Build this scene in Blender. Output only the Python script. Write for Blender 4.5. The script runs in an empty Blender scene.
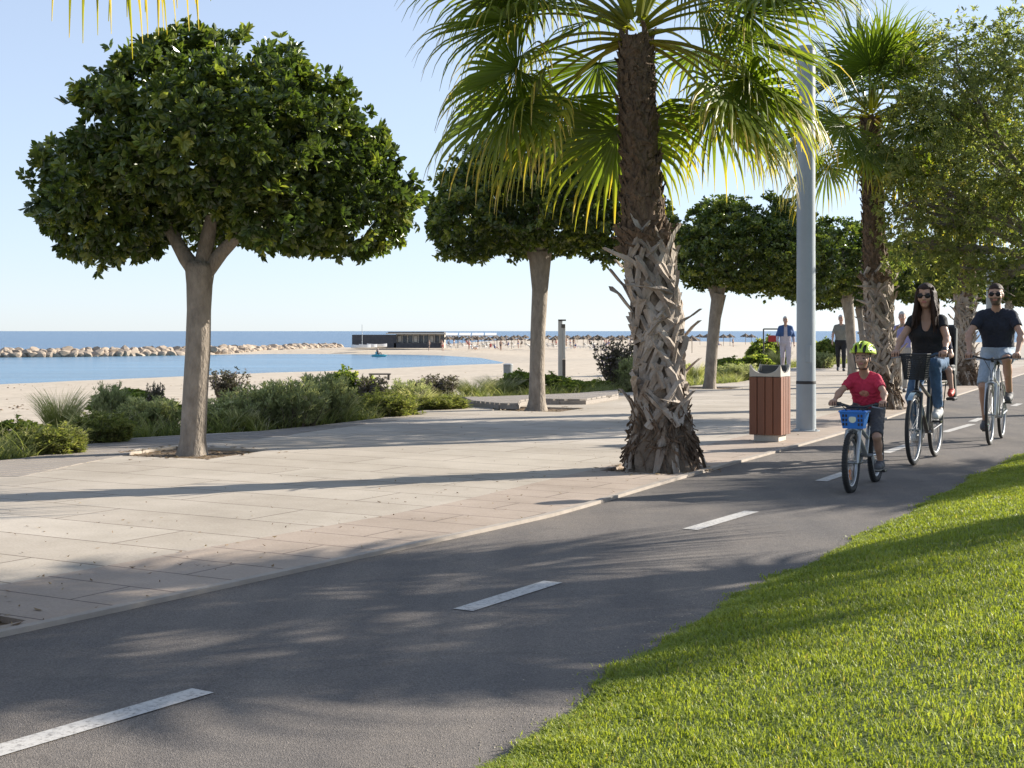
import bpy, math, random
import numpy as np
from mathutils import Vector, Matrix
R = math.radians
sc = bpy.context.scene
COL = sc.collection
CAMH, F = 1.30, 1400.0
SUN_EL, SUN_AZ = 22.0, 66.0            # azimuth measured from +Y (view direction) towards +X

def P(px, py, z=0.0):                   # point of the plane z seen at a pixel
    Y = (CAMH - z) * F / (py - 331.0)
    return ((px - 512.0) / F * Y, Y, z)
def AT(px, py, Y):
    return ((px - 512.0) / F * Y, Y, CAMH - (py - 331.0) / F * Y)

# ------------------------------------------------------------------ materials
class NT:
    def __init__(s, name):
        s.m = bpy.data.materials.new(name); s.m.use_nodes = True
        s.t = s.m.node_tree; s.t.nodes.clear()
        s.out = s.n('ShaderNodeOutputMaterial')
    def n(s, typ, **kw):
        x = s.t.nodes.new(typ)
        for k, v in kw.items():
            if k.startswith('_'): setattr(x, k[1:], v)
            else: x.inputs[k.replace('__', ' ')].default_value = v
        return x
    def l(s, a, ao, b, bi): s.t.links.new(a.outputs[ao], b.inputs[bi])
    def ramp(s, stops, src=None, so=0, interp='LINEAR'):
        r = s.t.nodes.new('ShaderNodeValToRGB'); r.color_ramp.interpolation = interp
        e = r.color_ramp.elements
        while len(e) < len(stops): e.new(0.5)
        for el, (p, c) in zip(e, stops):
            el.position = p; el.color = (c[0], c[1], c[2], 1)
        if src: s.l(src, so, r, 0)
        return r
    def mix(s, fac, a, b, mode='MIX'):
        x = s.t.nodes.new('ShaderNodeMix'); x.data_type = 'RGBA'; x.blend_type = mode
        for v, i in ((fac, 0), (a, 6), (b, 7)):
            if isinstance(v, tuple) and hasattr(v[0], 'outputs'): s.t.links.new(v[0].outputs[v[1]], x.inputs[i])
            elif i == 0: x.inputs[0].default_value = v
            else: x.inputs[i].default_value = (v[0], v[1], v[2], 1)
        return x

def mat(name, c1, c2=None, scale=8.0, rough=0.6, metal=0.0, bump=0.0, bscale=None, spec=0.5, detail=6.0, coat=0.0, stretch=(1, 1, 1)):
    t = NT(name); b = t.n('ShaderNodeBsdfPrincipled', Roughness=rough, Metallic=metal)
    b.inputs['Specular IOR Level'].default_value = spec
    b.inputs['Coat Weight'].default_value = coat
    c2 = c2 or tuple(x * 0.75 for x in c1)
    tc = t.n('ShaderNodeTexCoord'); mp = t.n('ShaderNodeMapping'); mp.inputs['Scale'].default_value = stretch
    t.l(tc, 'Object', mp, 0)
    nz = t.n('ShaderNodeTexNoise', Scale=scale, Detail=detail, Roughness=0.65); t.l(mp, 0, nz, 'Vector')
    r = t.ramp([(0.3, c2), (0.7, c1)], nz, 0); t.l(r, 0, b, 'Base Color')
    if bump:
        n2 = t.n('ShaderNodeTexNoise', Scale=bscale or scale * 4, Detail=6.0); t.l(mp, 0, n2, 'Vector')
        bp = t.n('ShaderNodeBump', Strength=bump, Distance=0.02); t.l(n2, 0, bp, 'Height'); t.l(bp, 0, b, 'Normal')
    t.l(b, 0, t.out, 0)
    return t.m

def leafmat(name, stops, rough=0.4, trans=0.3, spec=0.5, tint=(1.3, 1.5, 0.6)):
    t = NT(name); a = t.n('ShaderNodeAttribute', _attribute_name='var')
    r = t.ramp(stops, a, 'Fac')
    b = t.n('ShaderNodeBsdfPrincipled', Roughness=rough); b.inputs['Specular IOR Level'].default_value = spec
    t.l(r, 0, b, 'Base Color')
    tr = t.n('ShaderNodeBsdfTranslucent'); mx = t.mix(1.0, (r, 0), tint, 'MULTIPLY'); t.l(mx, 2, tr, 'Color')
    ms = t.n('ShaderNodeMixShader'); ms.inputs[0].default_value = trans
    t.l(b, 0, ms, 1); t.l(tr, 0, ms, 2); t.l(ms, 0, t.out, 0)
    return t.m

# ------------------------------------------------------------------ mesh helpers
def link(name, me, parent=None, loc=(0, 0, 0)):
    o = bpy.data.objects.new(name, me); COL.objects.link(o); o.location = loc
    if parent is not None: o.parent = parent
    return o
def tag(o, label=None, cat=None, group=None, kind=None):
    for k, v in (('label', label), ('category', cat), ('group', group), ('kind', kind)):
        if v: o[k] = v
    return o
def thing(name, label, cat, loc=(0, 0, 0), rz=0.0, group=None):
    o = bpy.data.objects.new(name, None); COL.objects.link(o); o.location = loc; o.rotation_euler = (0, 0, rz)
    o.empty_display_size = 0.1
    return tag(o, label, cat, group)
def dup(root, loc=None, rz=None, scale=None, label=None, group=None):
    r = root.copy(); COL.objects.link(r)
    if loc is not None: r.location = loc
    if rz is not None: r.rotation_euler = (0, 0, rz)
    if scale is not None: r.scale = scale if isinstance(scale, tuple) else (scale,) * 3
    if label: r['label'] = label
    if group: r['group'] = group
    for ch in list(root.children):
        c = ch.copy(); COL.objects.link(c); c.parent = r
        for g in list(ch.children):
            d = g.copy(); COL.objects.link(d); d.parent = c
    return r

def npmesh(name, V, Fc, mats, parent=None, var=None, smooth=False, midx=None, loc=(0, 0, 0)):
    V = np.asarray(V, np.float32).reshape(-1, 3); Fc = np.asarray(Fc, np.int32)
    me = bpy.data.meshes.new(name); k = Fc.shape[1]; nf = len(Fc)
    me.vertices.add(len(V)); me.vertices.foreach_set('co', V.ravel())
    me.loops.add(nf * k); me.loops.foreach_set('vertex_index', Fc.ravel())
    me.polygons.add(nf)
    me.polygons.foreach_set('loop_start', np.arange(0, nf * k, k, dtype=np.int32))
    me.polygons.foreach_set('use_smooth', np.full(nf, bool(smooth)))
    if midx is not None: me.polygons.foreach_set('material_index', np.asarray(midx, np.int32))
    if var is not None:
        a = me.attributes.new('var', 'FLOAT', 'POINT'); a.data.foreach_set('value', np.asarray(var, np.float32))
    for m in (mats if isinstance(mats, (list, tuple)) else [mats]): me.materials.append(m)
    me.update(calc_edges=True); me.validate()
    return link(name, me, parent, loc)

class MB:
    def __init__(s): s.v = []; s.f = []; s.mi = []
    def add(s, vs, fs, mi=0):
        b = len(s.v); s.v += [tuple(v) for v in vs]; s.f += [tuple(b + i for i in f) for f in fs]; s.mi += [mi] * len(fs)
        return s
    def box(s, c, d, rz=0.0, mi=0, M=None, bev=0.0):
        hx, hy, hz = d[0] / 2, d[1] / 2, d[2] / 2
        if bev > 0:
            b = min(bev, hx * .9, hy * .9, hz * .9); vs = []
            for sx in (-1, 1):
                for sy in (-1, 1):
                    for sz in (-1, 1):
                        vs += [(sx * (hx - b), sy * (hy - b), sz * hz), (sx * (hx - b), sy * hy, sz * (hz - b)), (sx * hx, sy * (hy - b), sz * (hz - b))]
            idx = lambda x, y, z, k: ((x * 2 + y) * 2 + z) * 3 + k
            fs = []
            q = [(0, 0), (1, 0), (1, 1), (0, 1)]
            for z in (0, 1): fs.append([idx(a, b2, z, 0) for a, b2 in (q if z else q[::-1])])
            for y in (0, 1): fs.append([idx(a, y, b2, 1) for a, b2 in (q[::-1] if y else q)])
            for x in (0, 1): fs.append([idx(x, a, b2, 2) for a, b2 in (q if x else q[::-1])])
            for x in (0, 1):
                for y in (0, 1): fs.append([idx(x, y, 0, 1), idx(x, y, 0, 2), idx(x, y, 1, 2), idx(x, y, 1, 1)])
            for x in (0, 1):
                for z in (0, 1): fs.append([idx(x, 0, z, 0), idx(x, 0, z, 2), idx(x, 1, z, 2), idx(x, 1, z, 0)])
            for y in (0, 1):
                for z in (0, 1): fs.append([idx(0, y, z, 0), idx(0, y, z, 1), idx(1, y, z, 1), idx(1, y, z, 0)])
            for x in (0, 1):
                for y in (0, 1):
                    for z in (0, 1): fs.append([idx(x, y, z, 0), idx(x, y, z, 1), idx(x, y, z, 2)])
        else:
            vs = [(x * hx, y * hy, z * hz) for x in (-1, 1) for y in (-1, 1) for z in (-1, 1)]
            fs = [(0, 1, 3, 2), (4, 6, 7, 5), (0, 4, 5, 1), (2, 3, 7, 6), (0, 2, 6, 4), (1, 5, 7, 3)]
        m = M if M is not None else Matrix.Rotation(rz, 4, 'Z')
        C = Vector(c)
        return s.add([tuple(C + (m.to_3x3() @ Vector(v))) for v in vs], fs, mi)
    def tube(s, pts, rad, n=10, mi=0, cap=True, flat=1.0):
        pts = [Vector(p) for p in pts]; k = len(pts)
        if not isinstance(rad, (list, tuple)): rad = [rad] * k
        vs = []; ref = None
        for i in range(k):
            t = (pts[min(i + 1, k - 1)] - pts[max(i - 1, 0)]).normalized()
            if ref is None: ref = Vector((0, 0, 1)) if abs(t.z) < .9 else Vector((1, 0, 0))
            a = (ref - t * ref.dot(t)).normalized(); b = t.cross(a); ref = a
            for j in range(n):
                th = 2 * math.pi * j / n
                vs.append(pts[i] + a * (math.cos(th) * rad[i]) + b * (math.sin(th) * rad[i] * flat))
        fs = [(i * n + j, i * n + (j + 1) % n, (i + 1) * n + (j + 1) % n, (i + 1) * n + j) for i in range(k - 1) for j in range(n)]
        if cap: fs += [tuple(range(n))[::-1], tuple((k - 1) * n + j for j in range(n))]
        return s.add(vs, fs, mi)
    def lathe(s, prof, n=24, c=(0, 0, 0), mi=0, axis='Z'):
        vs = []
        for r, z in prof:
            for j in range(n):
                th = 2 * math.pi * j / n; x, y = r * math.cos(th), r * math.sin(th)
                v = (x, y, z) if axis == 'Z' else ((x, z, y) if axis == 'Y' else (z, x, y))
                vs.append((v[0] + c[0], v[1] + c[1], v[2] + c[2]))
        k = len(prof)
        fs = [(i * n + j, i * n + (j + 1) % n, (i + 1) * n + (j + 1) % n, (i + 1) * n + j) for i in range(k - 1) for j in range(n)]
        return s.add(vs, fs, mi)
    def torus(s, c, Rr, r, n=40, m=8, axis='Y', mi=0, sx=1.0):
        vs = []
        for i in range(n):
            a = 2 * math.pi * i / n
            for j in range(m):
                b = 2 * math.pi * j / m; q = Rr + r * math.cos(b)
                vs.append((c[0] + q * math.cos(a), c[1] + r * math.sin(b) * sx, c[2] + q * math.sin(a)))
        fs = [(i * m + j, i * m + (j + 1) % m, ((i + 1) % n) * m + (j + 1) % m, ((i + 1) % n) * m + j) for i in range(n) for j in range(m)]
        return s.add(vs, fs, mi)
    def build(s, name, mats, parent=None, smooth=False, loc=(0, 0, 0), ang=None):
        me = bpy.data.meshes.new(name); me.from_pydata(s.v, [], s.f)
        for m in (mats if isinstance(mats, (list, tuple)) else [mats]): me.materials.append(m)
        if any(s.mi): me.polygons.foreach_set('material_index', s.mi)
        import bmesh
        bm = bmesh.new(); bm.from_mesh(me); bmesh.ops.recalc_face_normals(bm, faces=bm.faces)
        if smooth:
            for f in bm.faces: f.smooth = True
            lim = R(ang or 40)
            for e in bm.edges:
                if len(e.link_faces) == 2 and e.calc_face_angle(0) > lim: e.smooth = False
        bm.to_mesh(me); bm.free(); me.update()
        return link(name, me, parent, loc)

def spline(pts, n=10):
    p = [np.array(q, float) for q in pts]; p = [2 * p[0] - p[1]] + p + [2 * p[-1] - p[-2]]; out = []
    for i in range(1, len(p) - 2):
        for k in range(n):
            t = k / n; a, b, c, d = p[i - 1], p[i], p[i + 1], p[i + 2]
            out.append(0.5 * (2 * b + (c - a) * t + (2 * a - 5 * b + 4 * c - d) * t * t + (3 * b - a - 3 * c + d) * t ** 3))
    out.append(p[-2]); return np.array(out)
def offset(pl, d):                       # offset a polyline to its right
    t = np.gradient(pl, axis=0); t /= np.linalg.norm(t, axis=1)[:, None]
    return pl + d * np.stack([t[:, 1], -t[:, 0]], 1)
def strip(name, A, B, m, za=0.0, zb=None, parent=None):
    zb = za if zb is None else zb; n = len(A)
    V = np.concatenate([np.c_[A, np.full(n, za)], np.c_[B, np.full(n, zb)]])
    Fc = [(i, n + i, n + i + 1, i + 1) for i in range(n - 1)]
    return npmesh(name, V, Fc, m, parent)
def polydist(x, y, poly, closed=True):   # distance to a polyline and inside test
    x = np.asarray(x, float); y = np.asarray(y, float)
    d = np.full(x.shape, 1e9); ins = np.zeros(x.shape, bool); n = len(poly)
    for i in range(n if closed else n - 1):
        ax, ay = poly[i][:2]; bx, by = poly[(i + 1) % n][:2]
        ex, ey = bx - ax, by - ay; L = ex * ex + ey * ey + 1e-12
        t = np.clip(((x - ax) * ex + (y - ay) * ey) / L, 0, 1)
        d = np.minimum(d, np.hypot(x - ax - t * ex, y - ay - t * ey))
        if closed:
            c = (ay > y) != (by > y)
            ins ^= c & (x < ex * (y - ay) / (ey if abs(ey) > 1e-9 else 1e-9) + ax)
    return d, ins
def fillpoly(name, pts, z, m, parent=None, thick=0.0):
    mb = MB(); n = len(pts)
    mb.add([(p[0], p[1], z) for p in pts], [tuple(range(n))])
    if thick:
        mb.add([(p[0], p[1], z) for p in pts] + [(p[0], p[1], z - thick) for p in pts], [(i, (i + 1) % n, n + (i + 1) % n, n + i) for i in range(n)])
    o = mb.build(name, m, parent); return o

# ------------------------------------------------------------------ world, sun, camera
w = bpy.data.worlds.new('World'); sc.world = w; w.use_nodes = True
nt = w.node_tree; bg = nt.nodes['Background']
sky = nt.nodes.new('ShaderNodeTexSky'); sky.sky_type = 'NISHITA'; sky.sun_disc = False
sky.sun_elevation = R(SUN_EL); sky.sun_rotation = R(SUN_AZ); sky.air_density = 0.8; sky.dust_density = 0.2; sky.ozone_density = 3.0
hs = nt.nodes.new('ShaderNodeHueSaturation'); hs.inputs['Saturation'].default_value = 0.82; nt.links.new(sky.outputs[0], hs.inputs['Color'])
hs.inputs['Value'].default_value = 0.10
gm = nt.nodes.new('ShaderNodeGamma'); gm.inputs['Gamma'].default_value = 0.5; nt.links.new(hs.outputs[0], gm.inputs[0])   # flattens the glare near the horizon
tn = nt.nodes.new('ShaderNodeMix'); tn.data_type = 'RGBA'; tn.blend_type = 'MULTIPLY'; tn.inputs[0].default_value = 1; tn.inputs[7].default_value = (.93, .985, 1.10, 1)   # white balance of the sky
nt.links.new(gm.outputs[0], tn.inputs[6]); nt.links.new(tn.outputs[2], bg.inputs[0]); bg.inputs[1].default_value = 0.56
sl = bpy.data.lights.new('sun', 'SUN'); sl.energy = 4.6; sl.angle = R(0.35); sl.color = (1.0, 0.93, 0.82)
so = bpy.data.objects.new('sun', sl); COL.objects.link(so)
sd = Vector((math.sin(R(SUN_AZ)) * math.cos(R(SUN_EL)), math.cos(R(SUN_AZ)) * math.cos(R(SUN_EL)), math.sin(R(SUN_EL))))
so.rotation_euler = sd.to_track_quat('Z', 'Y').to_euler(); so.location = (30, 10, 30)
cam = bpy.data.cameras.new('camera'); co = bpy.data.objects.new('camera', cam); COL.objects.link(co)
co.location = (0, 0, CAMH); co.rotation_euler = (R(90), 0, 0)
cam.sensor_width = 36; cam.lens = 36 * F / 1024; cam.shift_y = -53.0 / 1024; cam.clip_end = 60000; cam.clip_start = 0.05
sc.camera = co
sc.view_settings.view_transform = 'Standard'; sc.view_settings.look = 'None'; sc.view_settings.gamma = 1; sc.view_settings.exposure = 1.25
sc.cycles.use_denoising = True
try: sc.cycles.denoiser = 'OPENIMAGEDENOISE'
except Exception: pass
sc.cycles.max_bounces = 6; sc.cycles.transparent_max_bounces = 8; sc.cycles.caustics_reflective = False; sc.cycles.caustics_refractive = False
from mathutils.geometry import tessellate_polygon
rng = np.random.default_rng(7)
# ------------------------------------------------------------------ layout curves (world metres)
LEFT_EDGE = spline([(-13.5, -12), (-7.4, -2), (-4.0, 3.2), (-2.02, 6.25), (-1.01, 7.84), (.04, 9.48), (.52, 10.34), (1.62, 12.64), (4.15, 17.7), (6.45, 22.75), (11.6, 33.9), (18.2, 48), (32, 75), (60, 125)], 8)
RIGHT_EDGE = spline([(-10.8, -13.2), (-4.6, -3.5), (-1.18, 2.0), (.09, 4.45), (.55, 5.55), (1.1, 6.74), (1.8, 7.98), (2.88, 10.0), (4.52, 13.1), (6.9, 17.4), (9.4, 22.2), (14.3, 32.5), (21.0, 46.6), (34.8, 73.6), (62.8, 123.6)], 8)
DE = [(-60, 466), (22, 458), (67, 451), (83, 445), (132, 438), (182, 435), (260, 431), (330, 424), (380, 418), (420, 411), (463, 403), (520, 399.5), (579, 397), (619, 393), (700, 385), (745, 381), (790, 368), (870, 361)]
DECK_EDGE = [(-26, -12), (-13, 4), (-7.5, 10.8)] + [P(*q)[:2] for q in DE] + [(24, 90), (48, 130)]

M_slab = None
def slab(name, a, b, joint, bw, rh, rot=30, mort=0.007):
    t = NT(name); p = t.n('ShaderNodeBsdfPrincipled', Roughness=0.85); p.inputs['Specular IOR Level'].default_value = 0.25
    tc = t.n('ShaderNodeTexCoord'); mp = t.n('ShaderNodeMapping'); mp.inputs['Rotation'].default_value = (0, 0, R(rot)); t.l(tc, 'Object', mp, 0)
    wv = t.n('ShaderNodeTexNoise', Scale=1.3, Detail=3.0); t.l(mp, 0, wv, 0)
    br = t.n('ShaderNodeTexBrick', Scale=1.0); br.inputs['Mortar Size'].default_value = mort; br.inputs['Mortar Smooth'].default_value = 0.2
    br.inputs['Brick Width'].default_value = bw; br.inputs['Row Height'].default_value = rh; br.offset = 0.37
    br.inputs['Color1'].default_value = (*a, 1); br.inputs['Color2'].default_value = (*b, 1); br.inputs['Mortar'].default_value = (*joint, 1)
    t.l(mp, 0, br, 0)
    n1 = t.n('ShaderNodeTexNoise', Scale=0.55, Detail=7.0, Roughness=0.7); t.l(mp, 0, n1, 0)
    r1 = t.ramp([(0.3, (.70, .68, .645)), (0.7, (1.10, 1.09, 1.08))], n1)
    n2 = t.n('ShaderNodeTexNoise', Scale=60, Detail=3.0); t.l(mp, 0, n2, 0)
    r2 = t.ramp([(0.3, (.88, .88, .88)), (0.7, (1.05, 1.05, 1.05))], n2)
    m0 = t.mix(1.0, (br, 0), (r1, 0), 'MULTIPLY'); m1 = t.mix(1.0, (m0, 2), (r2, 0), 'MULTIPLY')
    # worn stains
    n3 = t.n('ShaderNodeTexNoise', Scale=2.4, Detail=8.0, Roughness=0.75); t.l(mp, 0, n3, 0)
    r3 = t.ramp([(0.60, (1, 1, 1)), (0.74, (.80, .76, .70))], n3); m2 = t.mix(1.0, (m1, 2), (r3, 0), 'MULTIPLY')
    t.l(m2, 2, p, 'Base Color')
    bp = t.n('ShaderNodeBump', Strength=0.25, Distance=0.004); t.l(n2, 0, bp, 'Height'); t.l(bp, 0, p, 'Normal')
    t.l(p, 0, t.out, 0); return t.m
M_slab = slab('paving_slabs', (.52, .465, .395), (.46, .405, .34), (.15, .12, .095), 1.9, 0.62)
M_border = slab('border_slabs', (.45, .37, .305), (.42, .345, .285), (.18, .14, .12), 1.2, 0.40)
M_kerb = mat('kerb_stone', (.40, .345, .29), (.29, .25, .21), 5, 0.85, bump=.2)

def asphalt():
    t = NT('asphalt'); p = t.n('ShaderNodeBsdfPrincipled', Roughness=0.86); p.inputs['Specular IOR Level'].default_value = 0.3
    tc = t.n('ShaderNodeTexCoord')
    v = t.n('ShaderNodeTexVoronoi', Scale=210.0); t.l(tc, 'Object', v, 0)
    r1 = t.ramp([(0.0, (.105, .096, .090)), (0.45, (.155, .140, .129)), (1.0, (.25, .225, .205))], v, 'Color')
    n = t.n('ShaderNodeTexNoise', Scale=0.8, Detail=8.0, Roughness=0.7); t.l(tc, 'Object', n, 0)
    r2 = t.ramp([(0.32, (.74, .75, .77)), (0.68, (1.16, 1.11, 1.04))], n)
    m = t.mix(1.0, (r1, 0), (r2, 0), 'MULTIPLY')
    # fine cracks
    dn = t.n('ShaderNodeTexNoise', Scale=2.0, Detail=4.0); t.l(tc, 'Object', dn, 0)
    dm = t.mix(0.35, (tc, 'Object'), (dn, 'Color'), 'MIX')
    vc = t.n('ShaderNodeTexVoronoi', Scale=0.45, _feature='DISTANCE_TO_EDGE'); t.l(dm, 2, vc, 0)
    rc = t.ramp([(0.0, (.86, .86, .86)), (0.006, (1, 1, 1))], vc, 0)
    m2 = t.mix(1.0, (m, 2), (rc, 0), 'MULTIPLY')
    # wheel-polished streaks along the path, a few darker patches
    mp = t.n('ShaderNodeMapping'); mp.inputs['Rotation'].default_value = (0, 0, R(28)); mp.inputs['Scale'].default_value = (2.6, .10, 1); t.l(tc, 'Object', mp, 0)
    sn = t.n('ShaderNodeTexNoise', Scale=1.0, Detail=5.0); t.l(mp, 0, sn, 0); rs_ = t.ramp([(0.35, (.84, .84, .85)), (0.62, (1.08, 1.07, 1.05))], sn)
    m3 = t.mix(1.0, (m2, 2), (rs_, 0), 'MULTIPLY')
    pn = t.n('ShaderNodeTexNoise', Scale=0.42, Detail=9.0, Roughness=0.8); t.l(tc, 'Object', pn, 0); rp = t.ramp([(0.585, (1, 1, 1)), (0.64, (.80, .80, .81))], pn)
    m2 = t.mix(1.0, (m3, 2), (rp, 0), 'MULTIPLY')
    t.l(m2, 2, p, 'Base Color')
    bp = t.n('ShaderNodeBump', Strength=0.5, Distance=0.004); t.l(v, 0, bp, 'Height'); t.l(bp, 0, p, 'Normal')
    t.l(p, 0, t.out, 0); return t.m
M_asph = asphalt()
def paint():
    t = NT('worn_road_paint'); p = t.n('ShaderNodeBsdfPrincipled', Roughness=0.7)
    tc = t.n('ShaderNodeTexCoord'); n = t.n('ShaderNodeTexNoise', Scale=45.0, Detail=6.0, Roughness=0.75); t.l(tc, 'Object', n, 0)
    r = t.ramp([(0.36, (.24, .22, .205)), (0.48, (.50, .475, .44)), (0.75, (.62, .59, .55))], n); t.l(r, 0, p, 'Base Color'); t.l(p, 0, t.out, 0); return t.m
M_paint = paint()
M_soil = mat('dry_soil', (.24, .165, .095), (.11, .075, .045), 14, 0.95, bump=.8, bscale=40)
M_bedsoil = mat('planting_soil', (.30, .23, .15), (.16, .12, .07), 5, 0.95, bump=.6, bscale=20)
M_sand = mat('beach_sand', (.56, .475, .365), (.37, .30, .22), 1.5, 0.95, bump=1.0, bscale=3.0, detail=12)

# ------------------------------------------------------------------ terrain, sea, lagoon
WZ = -2.7
def W(px, py): return P(px, py, WZ)[:2]
LAND = [(-320, -160), (-150, 0), (-60, 70), W(-60, 391.5), W(22, 387.5), W(150, 384.3), W(207, 382), W(300, 378.5), W(400, 373.5), W(460, 370), W(492, 366.8), W(503, 362.5), W(480, 358), W(440, 355.5), W(400, 354.6), W(340, 354.2), W(270, 354), W(205, 354.8), W(200, 353.2),
        (-44, 282), (-33, 310), (-25, 350), (-20, 430), (0, 600), (50, 640), (62, 480), (76, 418), (200, 410), (700, 380), (700, -160)]
def terrain():
    xs = np.concatenate([np.arange(-320, -120, 8.0), np.arange(-120, 110, 1.6), np.arange(110, 401, 6.0)])
    ys = np.concatenate([np.arange(-120, 0, 6.0), np.arange(0, 330, 1.6), np.arange(330, 661, 4.0)])
    X, Y = np.meshgrid(xs, ys)
    prom = list(DECK_EDGE) + [(400, 130), (400, -12)]
    d, ins = polydist(X, Y, prom); d = np.where(ins, -d, d)
    base = np.interp(d, [-5, 0, 1.5, 4, 9, 30, 60, 90, 130, 200, 600], [-.22, -.22, -.24, -.32, -.58, -1.22, -2.15, -2.35, -2.2, -1.95, -1.95])
    base += np.where(d > 3, .06 * np.sin(X * .31 + 1.3 * np.sin(Y * .21)) * np.cos(Y * .27), 0)
    dl, il = polydist(X, Y, LAND); dl = np.where(il, dl, -dl)
    Z = np.minimum(base, WZ + 0.075 * dl); Z = np.maximum(Z, -6.0)
    ny, nx = X.shape; idx = np.arange(nx * ny).reshape(ny, nx)
    Fq = np.stack([idx[:-1, :-1], idx[:-1, 1:], idx[1:, 1:], idx[1:, :-1]], -1).reshape(-1, 4)
    o = npmesh('sand_beach', np.stack([X, Y, Z], -1), Fq, M_sand, smooth=True); tag(o, kind='structure')
terrain()
def bigplane(name, x0, x1, y0, y1, z, m):
    o = npmesh(name, [(x0, y0, z), (x1, y0, z), (x1, y1, z), (x0, y1, z)], [(0, 1, 2, 3)], m); tag(o, kind='structure'); return o
def water(name, deep, rough, sc1, strength, streak):
    t = NT(name); p = t.n('ShaderNodeBsdfPrincipled', Roughness=rough); p.inputs['IOR'].default_value = 1.333
    tc = t.n('ShaderNodeTexCoord'); mp = t.n('ShaderNodeMapping'); mp.inputs['Scale'].default_value = (.45, streak, 1); t.l(tc, 'Object', mp, 0)
    n0 = t.n('ShaderNodeTexNoise', Scale=0.06, Detail=8.0, Roughness=0.7); t.l(mp, 0, n0, 0)
    r = t.ramp([(0.35, tuple(c * .6 for c in deep)), (0.65, deep)], n0); t.l(r, 0, p, 'Base Color')
    n = t.n('ShaderNodeTexNoise', Scale=sc1, Detail=5.0, Roughness=0.6); t.l(mp, 0, n, 0)
    bp = t.n('ShaderNodeBump', Strength=strength, Distance=0.25); t.l(n, 0, bp, 'Height'); t.l(bp, 0, p, 'Normal')
    t.l(p, 0, t.out, 0); return t.m
M_sea = water('sea_water', (.045, .135, .245), 0.25, 0.35, 1.0, 1.6)
M_lag = water('lagoon_water', (.10, .23, .34), 0.2, 0.7, 0.9, 1.4)
bigplane('sea', -30000, 30000, -1500, 45000, WZ, M_sea)
LAG = [(-60, 60), (-20, 80), W(300, 382), W(500, 372), W(520, 362), W(470, 352), W(300, 352), W(200, 353), W(22, 355), W(-250, 357.5), (-150, 60)]
tag(fillpoly('lagoon', LAG, WZ + .01, M_lag), kind='structure')
bigplane('inland_ground', 395, 6000, -800, 650, -.35, M_sand)
# foam along the lagoon's near right shore
fm = mat('sea_foam', (.8, .82, .82), (.62, .66, .68), 3, 0.6)
fl = np.array([W(480, 368.6), W(490, 367.2), W(497, 365.4), W(500.5, 363.2), W(497, 361)])
fl = spline([tuple(p) for p in fl], 6)
# tag(strip('shore_foam', offset(fl, -1.3), offset(fl, .3), fm, WZ + .03), kind='structure')

# ------------------------------------------------------------------ promenade paving with tree pits
FICUS = [(-3.43, 15.0), (.42, 23.3), (4.5, 32.0), (10.0, 41.0), (15.5, 51.0)]
PALMS = [(-2.66, 6.1), (1.42, 13.2), (6.2, 23.6), (10.9, 33.7)]
def square(c, s, rot):
    c_, s_ = math.cos(R(rot)), math.sin(R(rot))
    return [(c[0] + c_ * a - s_ * b, c[1] + s_ * a + c_ * b) for a, b in ((-s, -s), (s, -s), (s, s), (-s, s))]
F_PITS = [square(c, .62, -22) for c in FICUS[:3]]
def edge_pit(c, half=.42):
    i = int(np.argmin(np.hypot(*(LEFT_EDGE - np.array(c)).T))); tn = LEFT_EDGE[i + 1] - LEFT_EDGE[i - 1]; tn = tn / np.linalg.norm(tn)
    nl = np.array((-tn[1], tn[0])); e = LEFT_EDGE[i] + tn * np.dot(np.array(c) - LEFT_EDGE[i], tn)
    return [tuple(e + nl * o + tn * k) for o, k in ((.16, -half), (.16, half), (.90, half), (.90, -half))]
P_PITS = [edge_pit(c) for c in PALMS]
def holed(name, outer, holes, z, depth, m, msoil):
    loops = [outer] + holes
    tri = tessellate_polygon([[Vector((p[0], p[1], 0)) for p in lp] for lp in loops])
    vs = [(p[0], p[1], z) for lp in loops for p in lp]; mb = MB()
    fs = [t for t in tri]; mb.add(vs, fs)
    for h in holes:
        n = len(h)
        mb.add([(p[0], p[1], z) for p in h] + [(p[0], p[1], z - depth - .03) for p in h], [(i, (i + 1) % n, n + (i + 1) % n, n + i) for i in range(n)])
    o = mb.build(name, m); tag(o, kind='structure')
    return o
KL = offset(LEFT_EDGE, -.055); BL = offset(LEFT_EDGE, -1.0)
outer = [tuple(p) for p in DECK_EDGE] + [tuple(p) for p in BL[::-1]]
holed('promenade_paving', outer, F_PITS, 0.0, .08, M_slab, M_soil)
holed('paving_border', [tuple(p) for p in BL] + [tuple(p) for p in KL[::-1]], P_PITS, 0.0, .08, M_border, M_soil)
for i, h in enumerate(F_PITS + P_PITS):
    tag(fillpoly('tree_pit_soil', h, -.03, M_soil), kind='structure')
tag(strip('kerb', KL, LEFT_EDGE, M_kerb, 0.012), kind='structure')
kb = npmesh('kerb_face', np.concatenate([np.c_[LEFT_EDGE, np.full(len(LEFT_EDGE), .012)], np.c_[LEFT_EDGE, np.full(len(LEFT_EDGE), -.04)]]),
            [(i, len(LEFT_EDGE) + i, len(LEFT_EDGE) + i + 1, i + 1) for i in range(len(LEFT_EDGE) - 1)], M_kerb); tag(kb, kind='structure')
def resample(pl, n):
    L = np.concatenate([[0], np.cumsum(np.linalg.norm(np.diff(pl, axis=0), axis=1))]); q = np.linspace(0, L[-1], n)
    return np.stack([np.interp(q, L, pl[:, 0]), np.interp(q, L, pl[:, 1])], 1)
tag(strip('cycle_path', resample(LEFT_EDGE, 200), resample(offset(RIGHT_EDGE, .3), 200), M_asph, -.012), kind='structure')
bed = np.array(spline([tuple(p) for p in DECK_EDGE], 4))
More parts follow.
